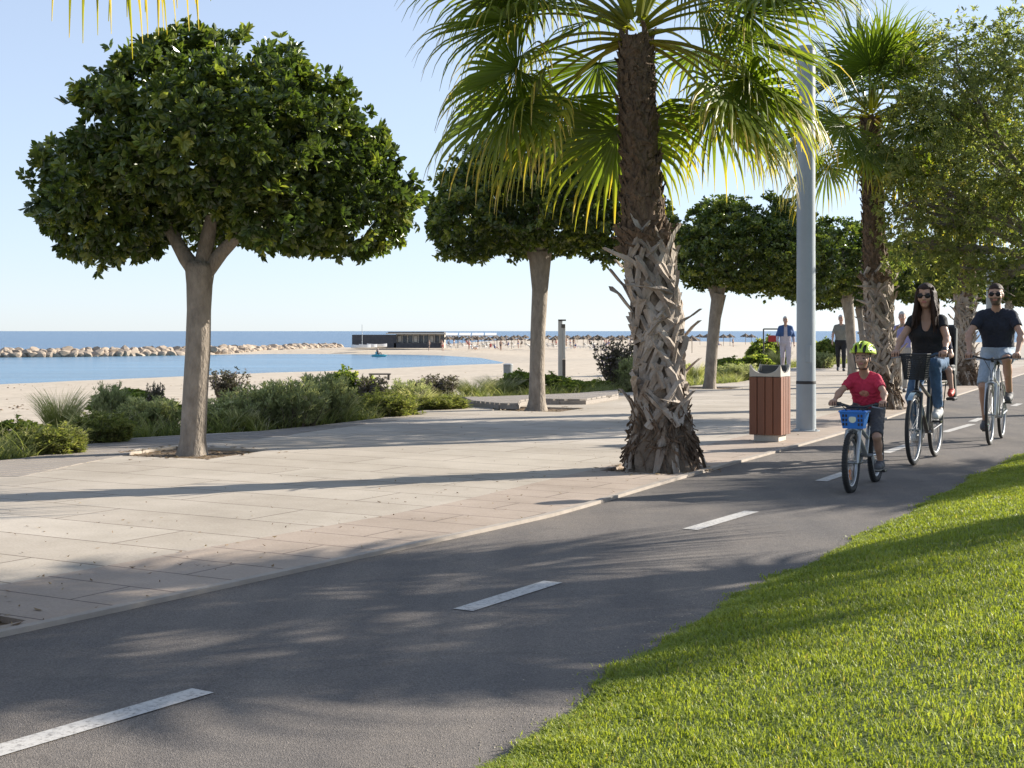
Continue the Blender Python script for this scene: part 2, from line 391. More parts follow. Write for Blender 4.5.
tag(strip('planting_bed', offset(bed, -2.6), bed, M_bedsoil, -.30, -.025), kind='structure')
# edge of the paving towards the bed
tag(npmesh('paving_edge', np.concatenate([np.c_[np.array(DECK_EDGE), np.full(len(DECK_EDGE), 0.)], np.c_[np.array(DECK_EDGE), np.full(len(DECK_EDGE), -.15)]]),
           [(i, len(DECK_EDGE) + i, len(DECK_EDGE) + i + 1, i + 1) for i in range(len(DECK_EDGE) - 1)], M_slab), kind='structure')

# painted dashes of the centre line
DASH = [((35, 737), (203, 688)), ((463, 608), (553, 580)), ((690, 528), (752, 510)), ((821, 480), (846, 471.5)), ((885, 452), (908, 444)), ((944, 431.5), (972, 423.5))]
dl = [(np.array(P(*a)[:2]), np.array(P(*b)[:2])) for a, b in DASH]
d0, d1 = dl[0]; u = (d1 - d0) / np.linalg.norm(d1 - d0); dl[0] = (d1 - u * 1.15, d1)
dl.append((d1 - u * 3.3, d1 - u * 2.2))
e0 = dl[5][0]; u2 = np.array((.447, .894)); dl += [(e0 + u2 * k * 2.35, e0 + u2 * (k * 2.35 + .95)) for k in range(1, 8)]
for a, b in dl:
    n = (b - a) / np.linalg.norm(b - a); s = np.array((n[1], -n[0])) * .055
    q = [a - s, a + s, b + s, b - s]
    tag(npmesh('lane_marking', [(p[0], p[1], -.008) for p in q], [(0, 1, 2, 3)], M_paint), kind='structure')

# ------------------------------------------------------------------ lawn
RE = RIGHT_EDGE
def zl(d): return np.interp(d, [-.05, 0, .08, .4, 1.2, 2.5, 5, 10, 30, 300], [-.02, .0, .02, .07, .20, .36, .55, .7, .8, .8])
ds = [-.04, 0.0, .08, .25, .4, .8, 1.2, 1.8, 2.5, 5, 10, 30, 200]
M_lawn = mat('lawn_turf', (.12, .155, .03), (.07, .09, .018), 9, 0.9, bump=.5)
rows = [np.c_[offset(RE, d), np.full(len(RE), float(zl(d)))] for d in ds]
V = np.concatenate(rows); n = len(RE)
tag(npmesh('lawn_ground', V, [(r * n + i, (r + 1) * n + i, (r + 1) * n + i + 1, r * n + i + 1) for r in range(len(ds) - 1) for i in range(n - 1)], M_lawn, smooth=True), kind='structure')
seg = np.linalg.norm(np.diff(RE, axis=0), axis=1); S = np.concatenate([[0], np.cumsum(seg)])
tg = np.gradient(RE, axis=0); tg /= np.linalg.norm(tg, axis=1)[:, None]
def lawn_pt(s, d):
    x = np.interp(s, S, RE[:, 0]); y = np.interp(s, S, RE[:, 1]); tx = np.interp(s, S, tg[:, 0]); ty = np.interp(s, S, tg[:, 1])
    return x + d * ty, y - d * tx
M_grass = leafmat('grass_blade', [(0.0, (.13, .16, .028)), (0.45, (.255, .315, .055)), (0.8, (.36, .405, .09)), (1.0, (.42, .37, .14))], 0.5, 0.45, 0.35, (1.4, 1.35, .5))
def make_grass(N=560000):
    s0, s1 = np.interp([1.5, 30], RE[:, 1], S)
    # density falls with distance
    t = rng.random(N * 2) ** 1.9; s = s0 + (s1 - s0) * t
    d = -.06 + 7.0 * rng.random(N * 2) ** 1.35
    edge = rng.random(N * 2) < .05; d = np.where(edge, rng.normal(.01, .045, N * 2), d); d = d + np.clip(1 - d / .4, 0, 1) * (.03 * np.sin(3.1 * s) + .022 * np.sin(7.7 * s + 1) + .015 * np.sin(23 * s))
    x, y = lawn_pt(s, d)
    px = 512 + F * x / np.maximum(y, .1); keep = (y > 2.0) & (px < 1350) & (px > -200)
    x, y, d = x[keep][:N], y[keep][:N], d[keep][:N]; n = len(x)
    # patchiness
    pn = .5 + .5 * np.sin(x * 2.3 + 1.7 * np.sin(y * 1.9)) * np.cos(y * 2.7 + 1.3 * np.sin(x * 3.1))
    pn2 = .5 + .5 * np.sin(x * 9.1 + 2 * np.sin(y * 7.3)) * np.cos(y * 8.7 + np.sin(x * 11.))
    h = (.014 + .023 * rng.random(n)) * (.75 + .5 * pn2); wd = (.0011 + .0011 * rng.random(n)) * (1 + y / 9)
    az = rng.random(n) * 6.283; lean = .25 + .85 * rng.random(n)
    dx, dy = np.cos(az), np.sin(az); z = zl(d) - .004
    b1 = np.stack([x - dy * wd, y + dx * wd, z], -1); b2 = np.stack([x + dy * wd, y - dx * wd, z], -1)
    mx, my, mz = x + dx * h * lean * .35, y + dy * h * lean * .35, z + h * .65
    m1 = np.stack([mx - dy * wd * .8, my + dx * wd * .8, mz], -1); m2 = np.stack([mx + dy * wd * .8, my - dx * wd * .8, mz], -1)
    tp = np.stack([x + dx * h * lean, y + dy * h * lean, z + h * (1 - .25 * lean)], -1)
    V = np.stack([b1, b2, m2, m1, tp], 1).reshape(-1, 3); i = np.arange(n)[:, None] * 5
    Fc = np.concatenate([i + [0, 1, 2], i + [0, 2, 3], i + [3, 2, 4]], 0)
    v = np.clip(.34 + .26 * pn + .16 * (pn2 - .5) + rng.normal(0, .13, n), 0, .95); v = np.where(rng.random(n) < .025, 1.0, v)
    o = npmesh('lawn_grass', V, Fc, M_grass, var=np.repeat(v, 5)); tag(o, kind='stuff')
    tag(o, 'short bright green mown grass sloping up beside the cycle path', 'grass')
make_grass()

# dry leaf litter on the paving and in the pits
M_litter = leafmat('dry_leaf', [(0, (.09, .055, .03)), (.6, (.20, .125, .06)), (1, (.34, .25, .13))], 0.8, .1)
def litter():
    pts = []
    while len(pts) < 520:
        Y = 5.5 + 22 * rng.random() ** 1.3; X = rng.uniform(-.38, .3) * Y
        e = np.interp(Y, LEFT_EDGE[:, 1], LEFT_EDGE[:, 0])
        if X > e + (.4 if rng.random() < .15 else 0): continue
        if rng.random() > .25 + .75 * math.exp(-((e - X - 1.3) / 1.2) ** 2): continue
        pts.append((X, Y, .003))
    for c, (r, nn) in zip(FICUS[:3] + PALMS, ((.75, 420), (.75, 260), (.7, 160), (.5, 120), (.55, 300), (.55, 160), (.5, 60))):
        for k in range(nn):
            a = rng.random() * 6.283; q = r * rng.random() ** .6 * (1 if rng.random() < .85 else 1.35)
            X, Y = c[0] + q * math.cos(a), c[1] + q * math.sin(a)
            pit = any(polydist(np.array([X]), np.array([Y]), h)[1][0] for h in F_PITS + P_PITS)
            pts.append((X, Y, -.027 if pit else .003))
    V = []; Fc = []; va = []
    for i, (x, y, z) in enumerate(pts):
        L = rng.uniform(.006, .019) if i < 520 else rng.uniform(.012, .045); a = rng.random() * 6.283; wv = L * rng.uniform(.25, .5)
        c, s_ = math.cos(a), math.sin(a); b = len(V); q = rng.uniform(.0, .014)
        V += [(x - c * L, y - s_ * L, z + q), (x - s_ * wv, y + c * wv, z), (x + c * L, y + s_ * L, z + q * rng.random()), (x + s_ * wv, y - c * wv, z + q * .3)]
        Fc.append((b, b + 1, b + 2, b + 3)); va += [rng.random()] * 4
    o = npmesh('leaf_litter', V, Fc, M_litter, var=va); tag(o, 'scattered dry brown leaf litter on the paving and around the trunks', 'leaf litter', kind='stuff')
litter()
def scatter(name, label, cat, pts, L0, L1, m):
    V, Fc, va = [], [], []
    for x, y, z in pts:
        L = rng.uniform(L0, L1); a = rng.random() * 6.283; b = len(V); h = L * rng.uniform(.15, .6)
        V += [(x + math.cos(a + q) * L * rng.uniform(.6, 1), y + math.sin(a + q) * L * rng.uniform(.6, 1), z) for q in (0, 1.57, 3.14, 4.71)] + [(x, y, z + h)]
        Fc += [(b, b + 1, b + 4), (b + 1, b + 2, b + 4), (b + 2, b + 3, b + 4), (b + 3, b, b + 4)]; va += [rng.random()] * 5
    o = npmesh(name, V, Fc, m, var=va); tag(o, label, cat, kind='stuff')
M_grit = leafmat('pale_grit', [(0, (.20, .17, .13)), (.6, (.36, .31, .24)), (1, (.48, .42, .33))], .9, .0)
s0_, s1_ = np.interp([3, 26], RE[:, 1], S); ss = rng.uniform(s0_, s1_, 5200); dd = -np.abs(rng.normal(0, .16, 5200)); gx, gy = lawn_pt(ss, dd)
scatter('path_grit', 'pale sandy grit gathered along the lawn edge of the cycle path', 'grit', [(a, b, -.011) for a, b in zip(gx, gy)], .002, .006, M_grit)

# ------------------------------------------------------------------ timber decks
M_deck = mat('weathered_deck_wood', (.34, .30, .26), (.235, .205, .18), 3, 0.85, bump=.4, stretch=(1, 14, 1))
def deck(label, poly, z, ang, wd=.16, gap=.034, side=0.0):
    t = thing('timber_deck', label, 'deck', (poly[0][0], poly[0][1], 0)); ox, oy = poly[0]
    c, s = math.cos(R(ang)), math.sin(R(ang)); q = [((x - ox) * c + (y - oy) * s, -(x - ox) * s + (y - oy) * c) for x, y in poly]
    v0, v1 = min(p[1] for p in q), max(p[1] for p in q); mb = MB(); Mr = Matrix.Rotation(R(ang), 4, 'Z')
    v = v0 + wd / 2
    while v < v1:
        def cuts(v):
            xs = []
            for i in range(len(q)):
                a, b = q[i], q[(i + 1) % len(q)]
                if (a[1] > v) != (b[1] > v): xs.append(a[0] + (b[0] - a[0]) * (v - a[1]) / (b[1] - a[1]))
            return sorted(xs)
        va, vb = v - (wd - gap) / 2, v + (wd - gap) / 2; xa, xm, xb = cuts(va), cuts(v), cuts(vb)
        if len(xa) != len(xm): xa = xm
        if len(xb) != len(xm): xb = xm
        for k in range(0, len(xm) - 1, 2):
            if xm[k + 1] - xm[k] < .06: continue
            lo_, hi_ = z - .03, z + rng.uniform(-.002, .002); pp = [(xa[k], va), (xa[k + 1], va), (xb[k + 1], vb), (xb[k], vb)]
            mb.add([(u * c - w_ * s, u * s + w_ * c, zz) for zz in (lo_, hi_) for u, w_ in pp], [(3, 2, 1, 0), (4, 5, 6, 7)] + [(i, (i + 1) % 4, 4 + (i + 1) % 4, 4 + i) for i in range(4)])
        v += wd
    mb.build('boards', M_deck, t)
    if side:
        sb = MB(); n = len(poly)
        for i in range(n):
            a, b = Vector((*poly[i], 0)), Vector((*poly[(i + 1) % n], 0)); d = b - a; m = (a + b) / 2
            sb.box((m.x - ox, m.y - oy, (z - .033) / 2), (d.length - .01, .03, z - .033), rz=math.atan2(d.y, d.x))
        sb.build('fascia', M_deck, t)
    return t
D1 = [P(*q)[:2] for q in ((-70, 478), (22, 476.5), (80, 464), (128, 455), (134, 449.6), (200, 442.2), (250, 440), (330, 429), (400, 420), (372, 420.5), (330, 425), (260, 432), (182, 436), (132, 439), (83, 446), (67, 452), (22, 459), (-70, 468))]
deck('grey weathered timber deck curving past the foot of the large left tree', D1, .005, 52)
D2 = [P(*q)[:2] for q in ((464, 402.6), (474, 406.5), (500, 409), (518, 409.5), (520, 406), (532, 404), (560, 404.6), (585, 404.5), (618, 399), (618, 394.5), (579, 398), (520, 400.5))]
deck('low raised timber platform behind the trunk of the second round tree', D2, .10, 40, side=1)
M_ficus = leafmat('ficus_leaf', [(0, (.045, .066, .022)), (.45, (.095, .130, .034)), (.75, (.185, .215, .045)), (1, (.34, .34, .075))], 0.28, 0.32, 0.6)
M_bark = mat('smooth_pale_bark', (.36, .305, .245), (.17, .14, .11), 9, 0.9, bump=1.0, bscale=38, stretch=(1, 1, .45), detail=12)
M_olive = leafmat('olive_leaf', [(0, (.11, .13, .045)), (.5, (.25, .26, .10)), (.8, (.38, .36, .155)), (1, (.50, .40, .11))], 0.5, 0.52, 0.4)
M_palm = leafmat('palm_leaf', [(0, (.045, .085, .016)), (.4, (.155, .20, .032)), (.62, (.31, .30, .045)), (.8, (.52, .38, .06)), (1, (.54, .43, .24))], 0.40, 0.52, 0.5, (1.35, 1.4, .5))
M_boot = mat('old_palm_boot', (.50, .435, .365), (.175, .13, .095), 5, 0.9, bump=1.0, bscale=45, stretch=(1, 1, .3), detail=12)
M_fibre = mat('palm_fibre', (.20, .135, .085), (.075, .05, .034), 16, 0.95, bump=1.0, bscale=60, stretch=(1, 1, .4))
M_core = mat('palm_trunk_bark', (.24, .185, .135), (.12, .09, .065), 10, 0.95, bump=1.0, bscale=30)

def leaf_cloud(pts, axes, n, L, wd, rg, tilt=(.5, 1.25), droop=.25, var=None, jit=.12):
    """rosettes of folded leaves: six vertices, two quads each"""
    N = len(pts); p = np.repeat(pts, n, 0); ax = np.repeat(axes, n, 0)
    ax = ax / np.linalg.norm(ax, axis=1)[:, None]
    ref = np.where(np.abs(ax[:, 2:3]) < .9, np.array([[0, 0, 1.]]), np.array([[1., 0, 0]]))
    a = np.cross(ax, ref); a /= np.linalg.norm(a, axis=1)[:, None]; b = np.cross(ax, a)
    th = (np.tile(np.arange(n), N) * 2.4 + np.repeat(rg.random(N) * 6.28, n)) + rg.normal(0, .3, N * n)
    tl = rg.uniform(*tilt, N * n)
    d = ax * np.cos(tl)[:, None] + (a * np.cos(th)[:, None] + b * np.sin(th)[:, None]) * np.sin(tl)[:, None]
    d[:, 2] -= droop * rg.random(N * n); d /= np.linalg.norm(d, axis=1)[:, None]
    w = np.cross(d, ax + rg.normal(0, .35, ax.shape)); w /= np.linalg.norm(w, axis=1)[:, None] + 1e-9
    u = np.cross(w, d)
    l = (L * rg.uniform(.65, 1.2, N * n))[:, None]; ww = l * wd * rg.uniform(.8, 1.15, N * n)[:, None]
    b0 = p + d * l * .12
    v = np.stack([b0, b0 + d * l * .35 + w * ww * .8 + u * ww * .3, b0 + d * l * .72 + w * ww * .85 + u * ww * .25,
                  b0 + d * l - u * l * .08, b0 + d * l * .72 - w * ww * .85 + u * ww * .25, b0 + d * l * .35 - w * ww * .8 + u * ww * .3], 1)
    i = np.arange(N * n)[:, None] * 6
    Fc = np.concatenate([i + [0, 1, 2, 3], i + [0, 3, 4, 5]], 0)
    vv = np.repeat(var if var is not None else rg.random(N), n) + rg.normal(0, jit, N * n)
    return v.reshape(-1, 3), Fc, np.repeat(np.clip(vv, 0, 1), 6)

def lobe_points(lobes, N, rg, inner=.25, sub=60, subr=(.28, .52)):
    C = np.array([l[0] for l in lobes], float); Rr = np.array([l[1] for l in lobes], float)
    def samp(C, Rr, n, lo):
        ar = Rr.prod(1) ** (2 / 3); k = rg.choice(len(C), n, p=ar / ar.sum())
        d = rg.normal(size=(n, 3)); d /= np.linalg.norm(d, axis=1)[:, None]
        u = rg.uniform(lo, 1.0, n)[:, None]
        return C[k] + d * Rr[k] * u, d / Rr[k], k
    def inside(p, C, Rr, s): return (np.linalg.norm((p[:, None] - C[None]) / Rr[None], axis=2) < s).any(1)
    sp, sn, _ = samp(C, Rr, sub * 4, .98); ok = ~inside(sp, C, Rr, .95); ok &= sn[:, 2] * Rr.mean() > -.25; sp = sp[ok][:sub]
    SC = np.concatenate([C, sp]); SR = np.concatenate([Rr * .96, np.repeat(rg.uniform(*subr, len(sp))[:, None], 3, 1) * [1, 1, .75]])
    p, n, k = samp(SC, SR, N * 5, .90)
    ok = ~inside(p, SC, SR, .86); p, n = p[ok][:N], n[ok][:N]
    near = (np.linalg.norm((p[:, None] - C[None]) / Rr[None], axis=2).min(1) < 1.30); p, n = p[near], n[near]
    q, m, _ = samp(C, Rr, int(N * inner), .45)
    return np.concatenate([p, q]), np.concatenate([n / np.linalg.norm(n, axis=1)[:, None], m / np.linalg.norm(m, axis=1)[:, None]]), len(p)

def ficus(name_label, base, lobes, limbs, trunk, seed, N=6600, group='round clipped shade trees along the beach edge'):
    rg = np.random.default_rng(seed); t = thing('ficus_tree', name_label, 'tree', (base[0], base[1], -.055), 0, group)
    mb = MB(); mb.tube([p for p, r in trunk], [r for p, r in trunk], 18)
    for lb in limbs: mb.tube([p for p, r in lb], [r for p, r in lb], 10)
    mb.build('trunk', M_bark, t, True, ang=80)
    p, nn, ns = lobe_points(lobes, N, rg)
    ax = nn + rg.normal(0, .35, nn.shape) + np.array([0, 0, .25])
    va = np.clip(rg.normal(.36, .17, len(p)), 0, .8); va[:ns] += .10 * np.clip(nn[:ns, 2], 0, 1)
    fr = rg.random(len(p)) < .05; va = np.where(fr, rg.uniform(.75, 1, len(p)), va)
    # stray shoots and hanging twigs break the clipped outline
    k = rg.integers(0, ns, 260); d = nn[k] + rg.normal(0, .35, (260, 3)); L = rg.uniform(.05, .17, 260)
    for q in (.4, .7, 1.0):
        p = np.concatenate([p, p[k] + d * (L * q)[:, None]]); ax = np.concatenate([ax, d + [0, 0, .3]]); va = np.concatenate([va, rg.uniform(.35, .95, 260)])
    p = p + rg.normal(0, .035, p.shape)
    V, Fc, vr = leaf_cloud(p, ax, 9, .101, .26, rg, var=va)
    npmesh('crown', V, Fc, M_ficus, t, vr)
    return t

def px2(base, Y, px, py, dy=0.0):      # pixel on the tree's own depth -> local coordinates
    x, y, z = AT(px, py, Y); return (x - base[0], dy, z + .055)
def lobe_px(base, Y, l):               # (px, py, rx, ry, dy, ryd)
    s = Y / F; return (px2(base, Y, l[0], l[1] + 6, l[4]), (l[2] * s * .94, l[5] * .95, l[3] * s * .93))

def trunk_px(base, Y, rows): return [(px2(base, Y, x, y), r * Y / F / 2) for x, y, r in rows]
# large left tree
B, Y = FICUS[0], FICUS[0][1]
ficus('largest round clipped tree, a broad dome of dark leaves on a forked trunk', B,
      [lobe_px(B, Y, l) for l in ((226, 150, 112, 66, 0, 1.6), (112, 212, 60, 44, .1, 1.05), (108, 190, 50, 45, -.3, .9), (352, 204, 58, 48, 0, 1.05), (330, 165, 58, 48, -.2, 1.0), (208, 78, 78, 44, .1, 1.0), (278, 118, 70, 54, -.1, 1.1), (162, 104, 62, 46, 0, 1.0), (248, 88, 62, 44, 0, 1.0), (312, 142, 58, 46, .1, 1.0), (100, 165, 48, 40, .1, .9), (150, 136, 60, 50, -.2, 1.1), (215, 168, 105, 34, -.9, .85), (300, 215, 60, 34, -.5, .8), (235, 190, 112, 42, .95, .85))],
      [[(px2(B, Y, 199, 275), .10), (px2(B, Y, 186, 258), .085), (px2(B, Y, 168, 230, .1), .065), (px2(B, Y, 140, 185, .3), .035)],
       [(px2(B, Y, 201, 275), .10), (px2(B, Y, 207, 240), .085), (px2(B, Y, 212, 215), .062), (px2(B, Y, 220, 130, -.1), .03)],
       [(px2(B, Y, 204, 275), .09), (px2(B, Y, 222, 252), .075), (px2(B, Y, 250, 226, -.1), .055), (px2(B, Y, 300, 180, -.3), .03)]],
      trunk_px(B, Y, ((192, 457, 34), (192.5, 450, 30), (193, 440, 26), (195, 400, 25), (198, 350, 25), (199, 310, 24), (199.5, 285, 26), (200, 268, 30), (201, 262, 26))), 11)
B, Y = FICUS[1], FICUS[1][1]
ficus('round clipped tree in the middle, its crown half hidden behind hanging palm fronds', B,
      [lobe_px(B, Y, l) for l in ((538, 195, 84, 50, 0, 1.6), (470, 218, 44, 38, 0, 1.0), (612, 218, 50, 40, 0, 1.0), (515, 168, 56, 36, .1, 1.0), (580, 168, 54, 38, .1, 1.0), (540, 205, 84, 30, -.9, .8), (540, 215, 84, 34, .9, .8))],
      [[(px2(B, Y, 538, 262), .12), (px2(B, Y, 528, 246), .10), (px2(B, Y, 505, 215, .1), .06), (px2(B, Y, 480, 190, .3), .03)],
       [(px2(B, Y, 540, 262), .12), (px2(B, Y, 545, 240), .09), (px2(B, Y, 560, 205), .06), (px2(B, Y, 580, 170, -.1), .03)],
       [(px2(B, Y, 540, 262), .10), (px2(B, Y, 540, 235, -.2), .08), (px2(B, Y, 535, 200, -.4), .05), (px2(B, Y, 540, 160, -.5), .03)]],
      trunk_px(B, Y, ((536, 413, 25), (537, 408, 21), (537, 400, 17), (537, 370, 15), (538, 330, 15), (540, 290, 16), (540, 265, 21), (540, 252, 24))), 12, 5200)
B, Y = FICUS[2], FICUS[2][1]
t3 = ficus('round clipped tree between the nearest palm trunk and the near lamp post', B,
      [lobe_px(B, Y, l) for l in ((745, 246, 58, 40, 0, 1.4), (704, 252, 32, 32, 0, .9), (792, 258, 38, 34, 0, .9), (738, 217, 40, 24, .1, .9), (772, 224, 36, 26, 0, .9), (745, 254, 54, 26, -.9, .8), (745, 258, 54, 28, .9, .8))],
      [[(px2(B, Y, 718, 300), .13), (px2(B, Y, 722, 285), .10), (px2(B, Y, 745, 255, .1), .06), (px2(B, Y, 770, 235, .3), .03)],
       [(px2(B, Y, 717, 300), .13), (px2(B, Y, 710, 280), .09), (px2(B, Y, 700, 255), .06), (px2(B, Y, 690, 235, -.1), .03)],
       [(px2(B, Y, 717, 300), .12), (px2(B, Y, 722, 278), .09), (px2(B, Y, 740, 240, -.4), .05), (px2(B, Y, 742, 215, -.5), .03)]],
      trunk_px(B, Y, ((709, 391, 17), (709.5, 387, 14), (710, 380, 12), (712, 350, 11.5), (715, 318, 12), (718, 300, 14), (719, 294, 15))), 13, 4600)
for i, (lab, rz, s) in enumerate((('dark round clipped tree farther back between the lamp post and the second palm trunk', 2.2, 1.05), ('farthest dark round tree, seen behind the woman cyclist and under the olive branches', 4.0, 1.1))):
    dup(t3, (*FICUS[3 + i], -.055), rz, s, lab)
# more greenery closing the view far down the path
for i, (x, y, s, rz, lab) in enumerate(((22.3, 63, 1.15, 1.0, 'distant dark tree beyond the path at the right, above the man cyclist'), (16.6, 66, 1.1, 3.1, 'distant dark tree far behind the third palm trunk'), (29, 70, 1.3, 5.1, 'distant dark tree at the far right edge of the view'))):
    dup(t3, (x, y, -.05), rz, s, lab, 'distant trees closing the end of the path')

# ------------------------------------------------------------------ fan palms
def frond_arrays(o, az, el, Lp, Rb, rg, old, nseg=38, msec=8, spread=2.05, stiff=1.0):
    d = np.array([math.cos(az) * math.cos(el), math.sin(az) * math.cos(el), math.sin(el)]); p = np.array(o, float)
    pts = [p.copy()]; k = 9
    for i in range(k):
        p = p + d * Lp / k; pts.append(p.copy()); d = d + np.array([0, 0, -.055 - .06 * old]); d /= np.linalg.norm(d)
    f = d; s = np.cross(f, [0, 0, 1.0]); s /= np.linalg.norm(s) + 1e-9
    roll = rg.normal(0, .35); u = np.cross(s, f); s = s * math.cos(roll) + u * math.sin(roll); u = np.cross(s, f)
    V, Fc, va = [], [], []
    aa = np.linspace(-spread, spread, nseg); da = aa[1] - aa[0]
    for j, a in enumerate(aa):
        dirv = f * math.cos(a) + s * math.sin(a) + u * (.22 - .30 * abs(math.sin(a)) + rg.normal(0, .03)); dirv /= np.linalg.norm(dirv)
        L = Rb * (.80 + .26 * math.cos(a * .8)) * rg.uniform(.92, 1.06); q = p.copy(); base = len(V); drp = stiff * (.50 + .95 * old) * rg.uniform(.7, 1.4)
        yel = rg.random() < (.10 + .35 * old)
        wref = np.cross(dirv, u); wref /= np.linalg.norm(wref) + 1e-9
        for m in range(msec + 1):
            t = m / msec
            if m:
                q = q + dirv * L / msec
                g = drp * max(0, t - .38) ** 1.1 * (1.5 if t > .62 else 1)
                dirv = dirv + np.array([0, 0, -g]) + rg.normal(0, .012 + .05 * max(0, t - .6), 3); dirv /= np.linalg.norm(dirv)
            wr = wref - dirv * np.dot(wref, dirv); wr /= np.linalg.norm(wr) + 1e-9; un = np.cross(wr, dirv)
            r = t * L
            h = r * math.tan(da / 2) * 1.04 if t < .46 else .46 * L * math.tan(da / 2) * max(.05, 1 - (t - .46) / .54) ** .9
            h = max(h, .0022); ridge = h * .55
            V += [q - wr * h, q + un * ridge, q + wr * h]
            c = .16 + .28 * t ** 2 + .30 * old * t + rg.normal(0, .05)
            if t > .72 and yel: c += .26
            va += [min(1, max(0, c))] * 3
        for m in range(msec):
            b = base + m * 3; Fc += [(b, b + 1, b + 4, b + 3), (b + 1, b + 2, b + 5, b + 4)]
    # petiole as a flattened tube
    b = len(V); n = 6
    for i, c in enumerate(pts):
        t = pts[min(i + 1, k)] - pts[max(i - 1, 0)]; t = t / np.linalg.norm(t); a1 = np.cross(t, [0, 0, 1.]); a1 /= np.linalg.norm(a1) + 1e-9; a2 = np.cross(a1, t)
        rr = .030 * (1 - i / k) + .010
        for j in range(n):
            th = 2 * math.pi * j / n; V.append(c + a1 * math.cos(th) * rr + a2 * math.sin(th) * rr * .5); va.append(.52 + .2 * old - .1 * i / k)
    for i in range(k):
        for j in range(n): Fc.append((b + i * n + j, b + i * n + (j + 1) % n, b + (i + 1) * n + (j + 1) % n, b + (i + 1) * n + j))
    return np.array(V), Fc, va

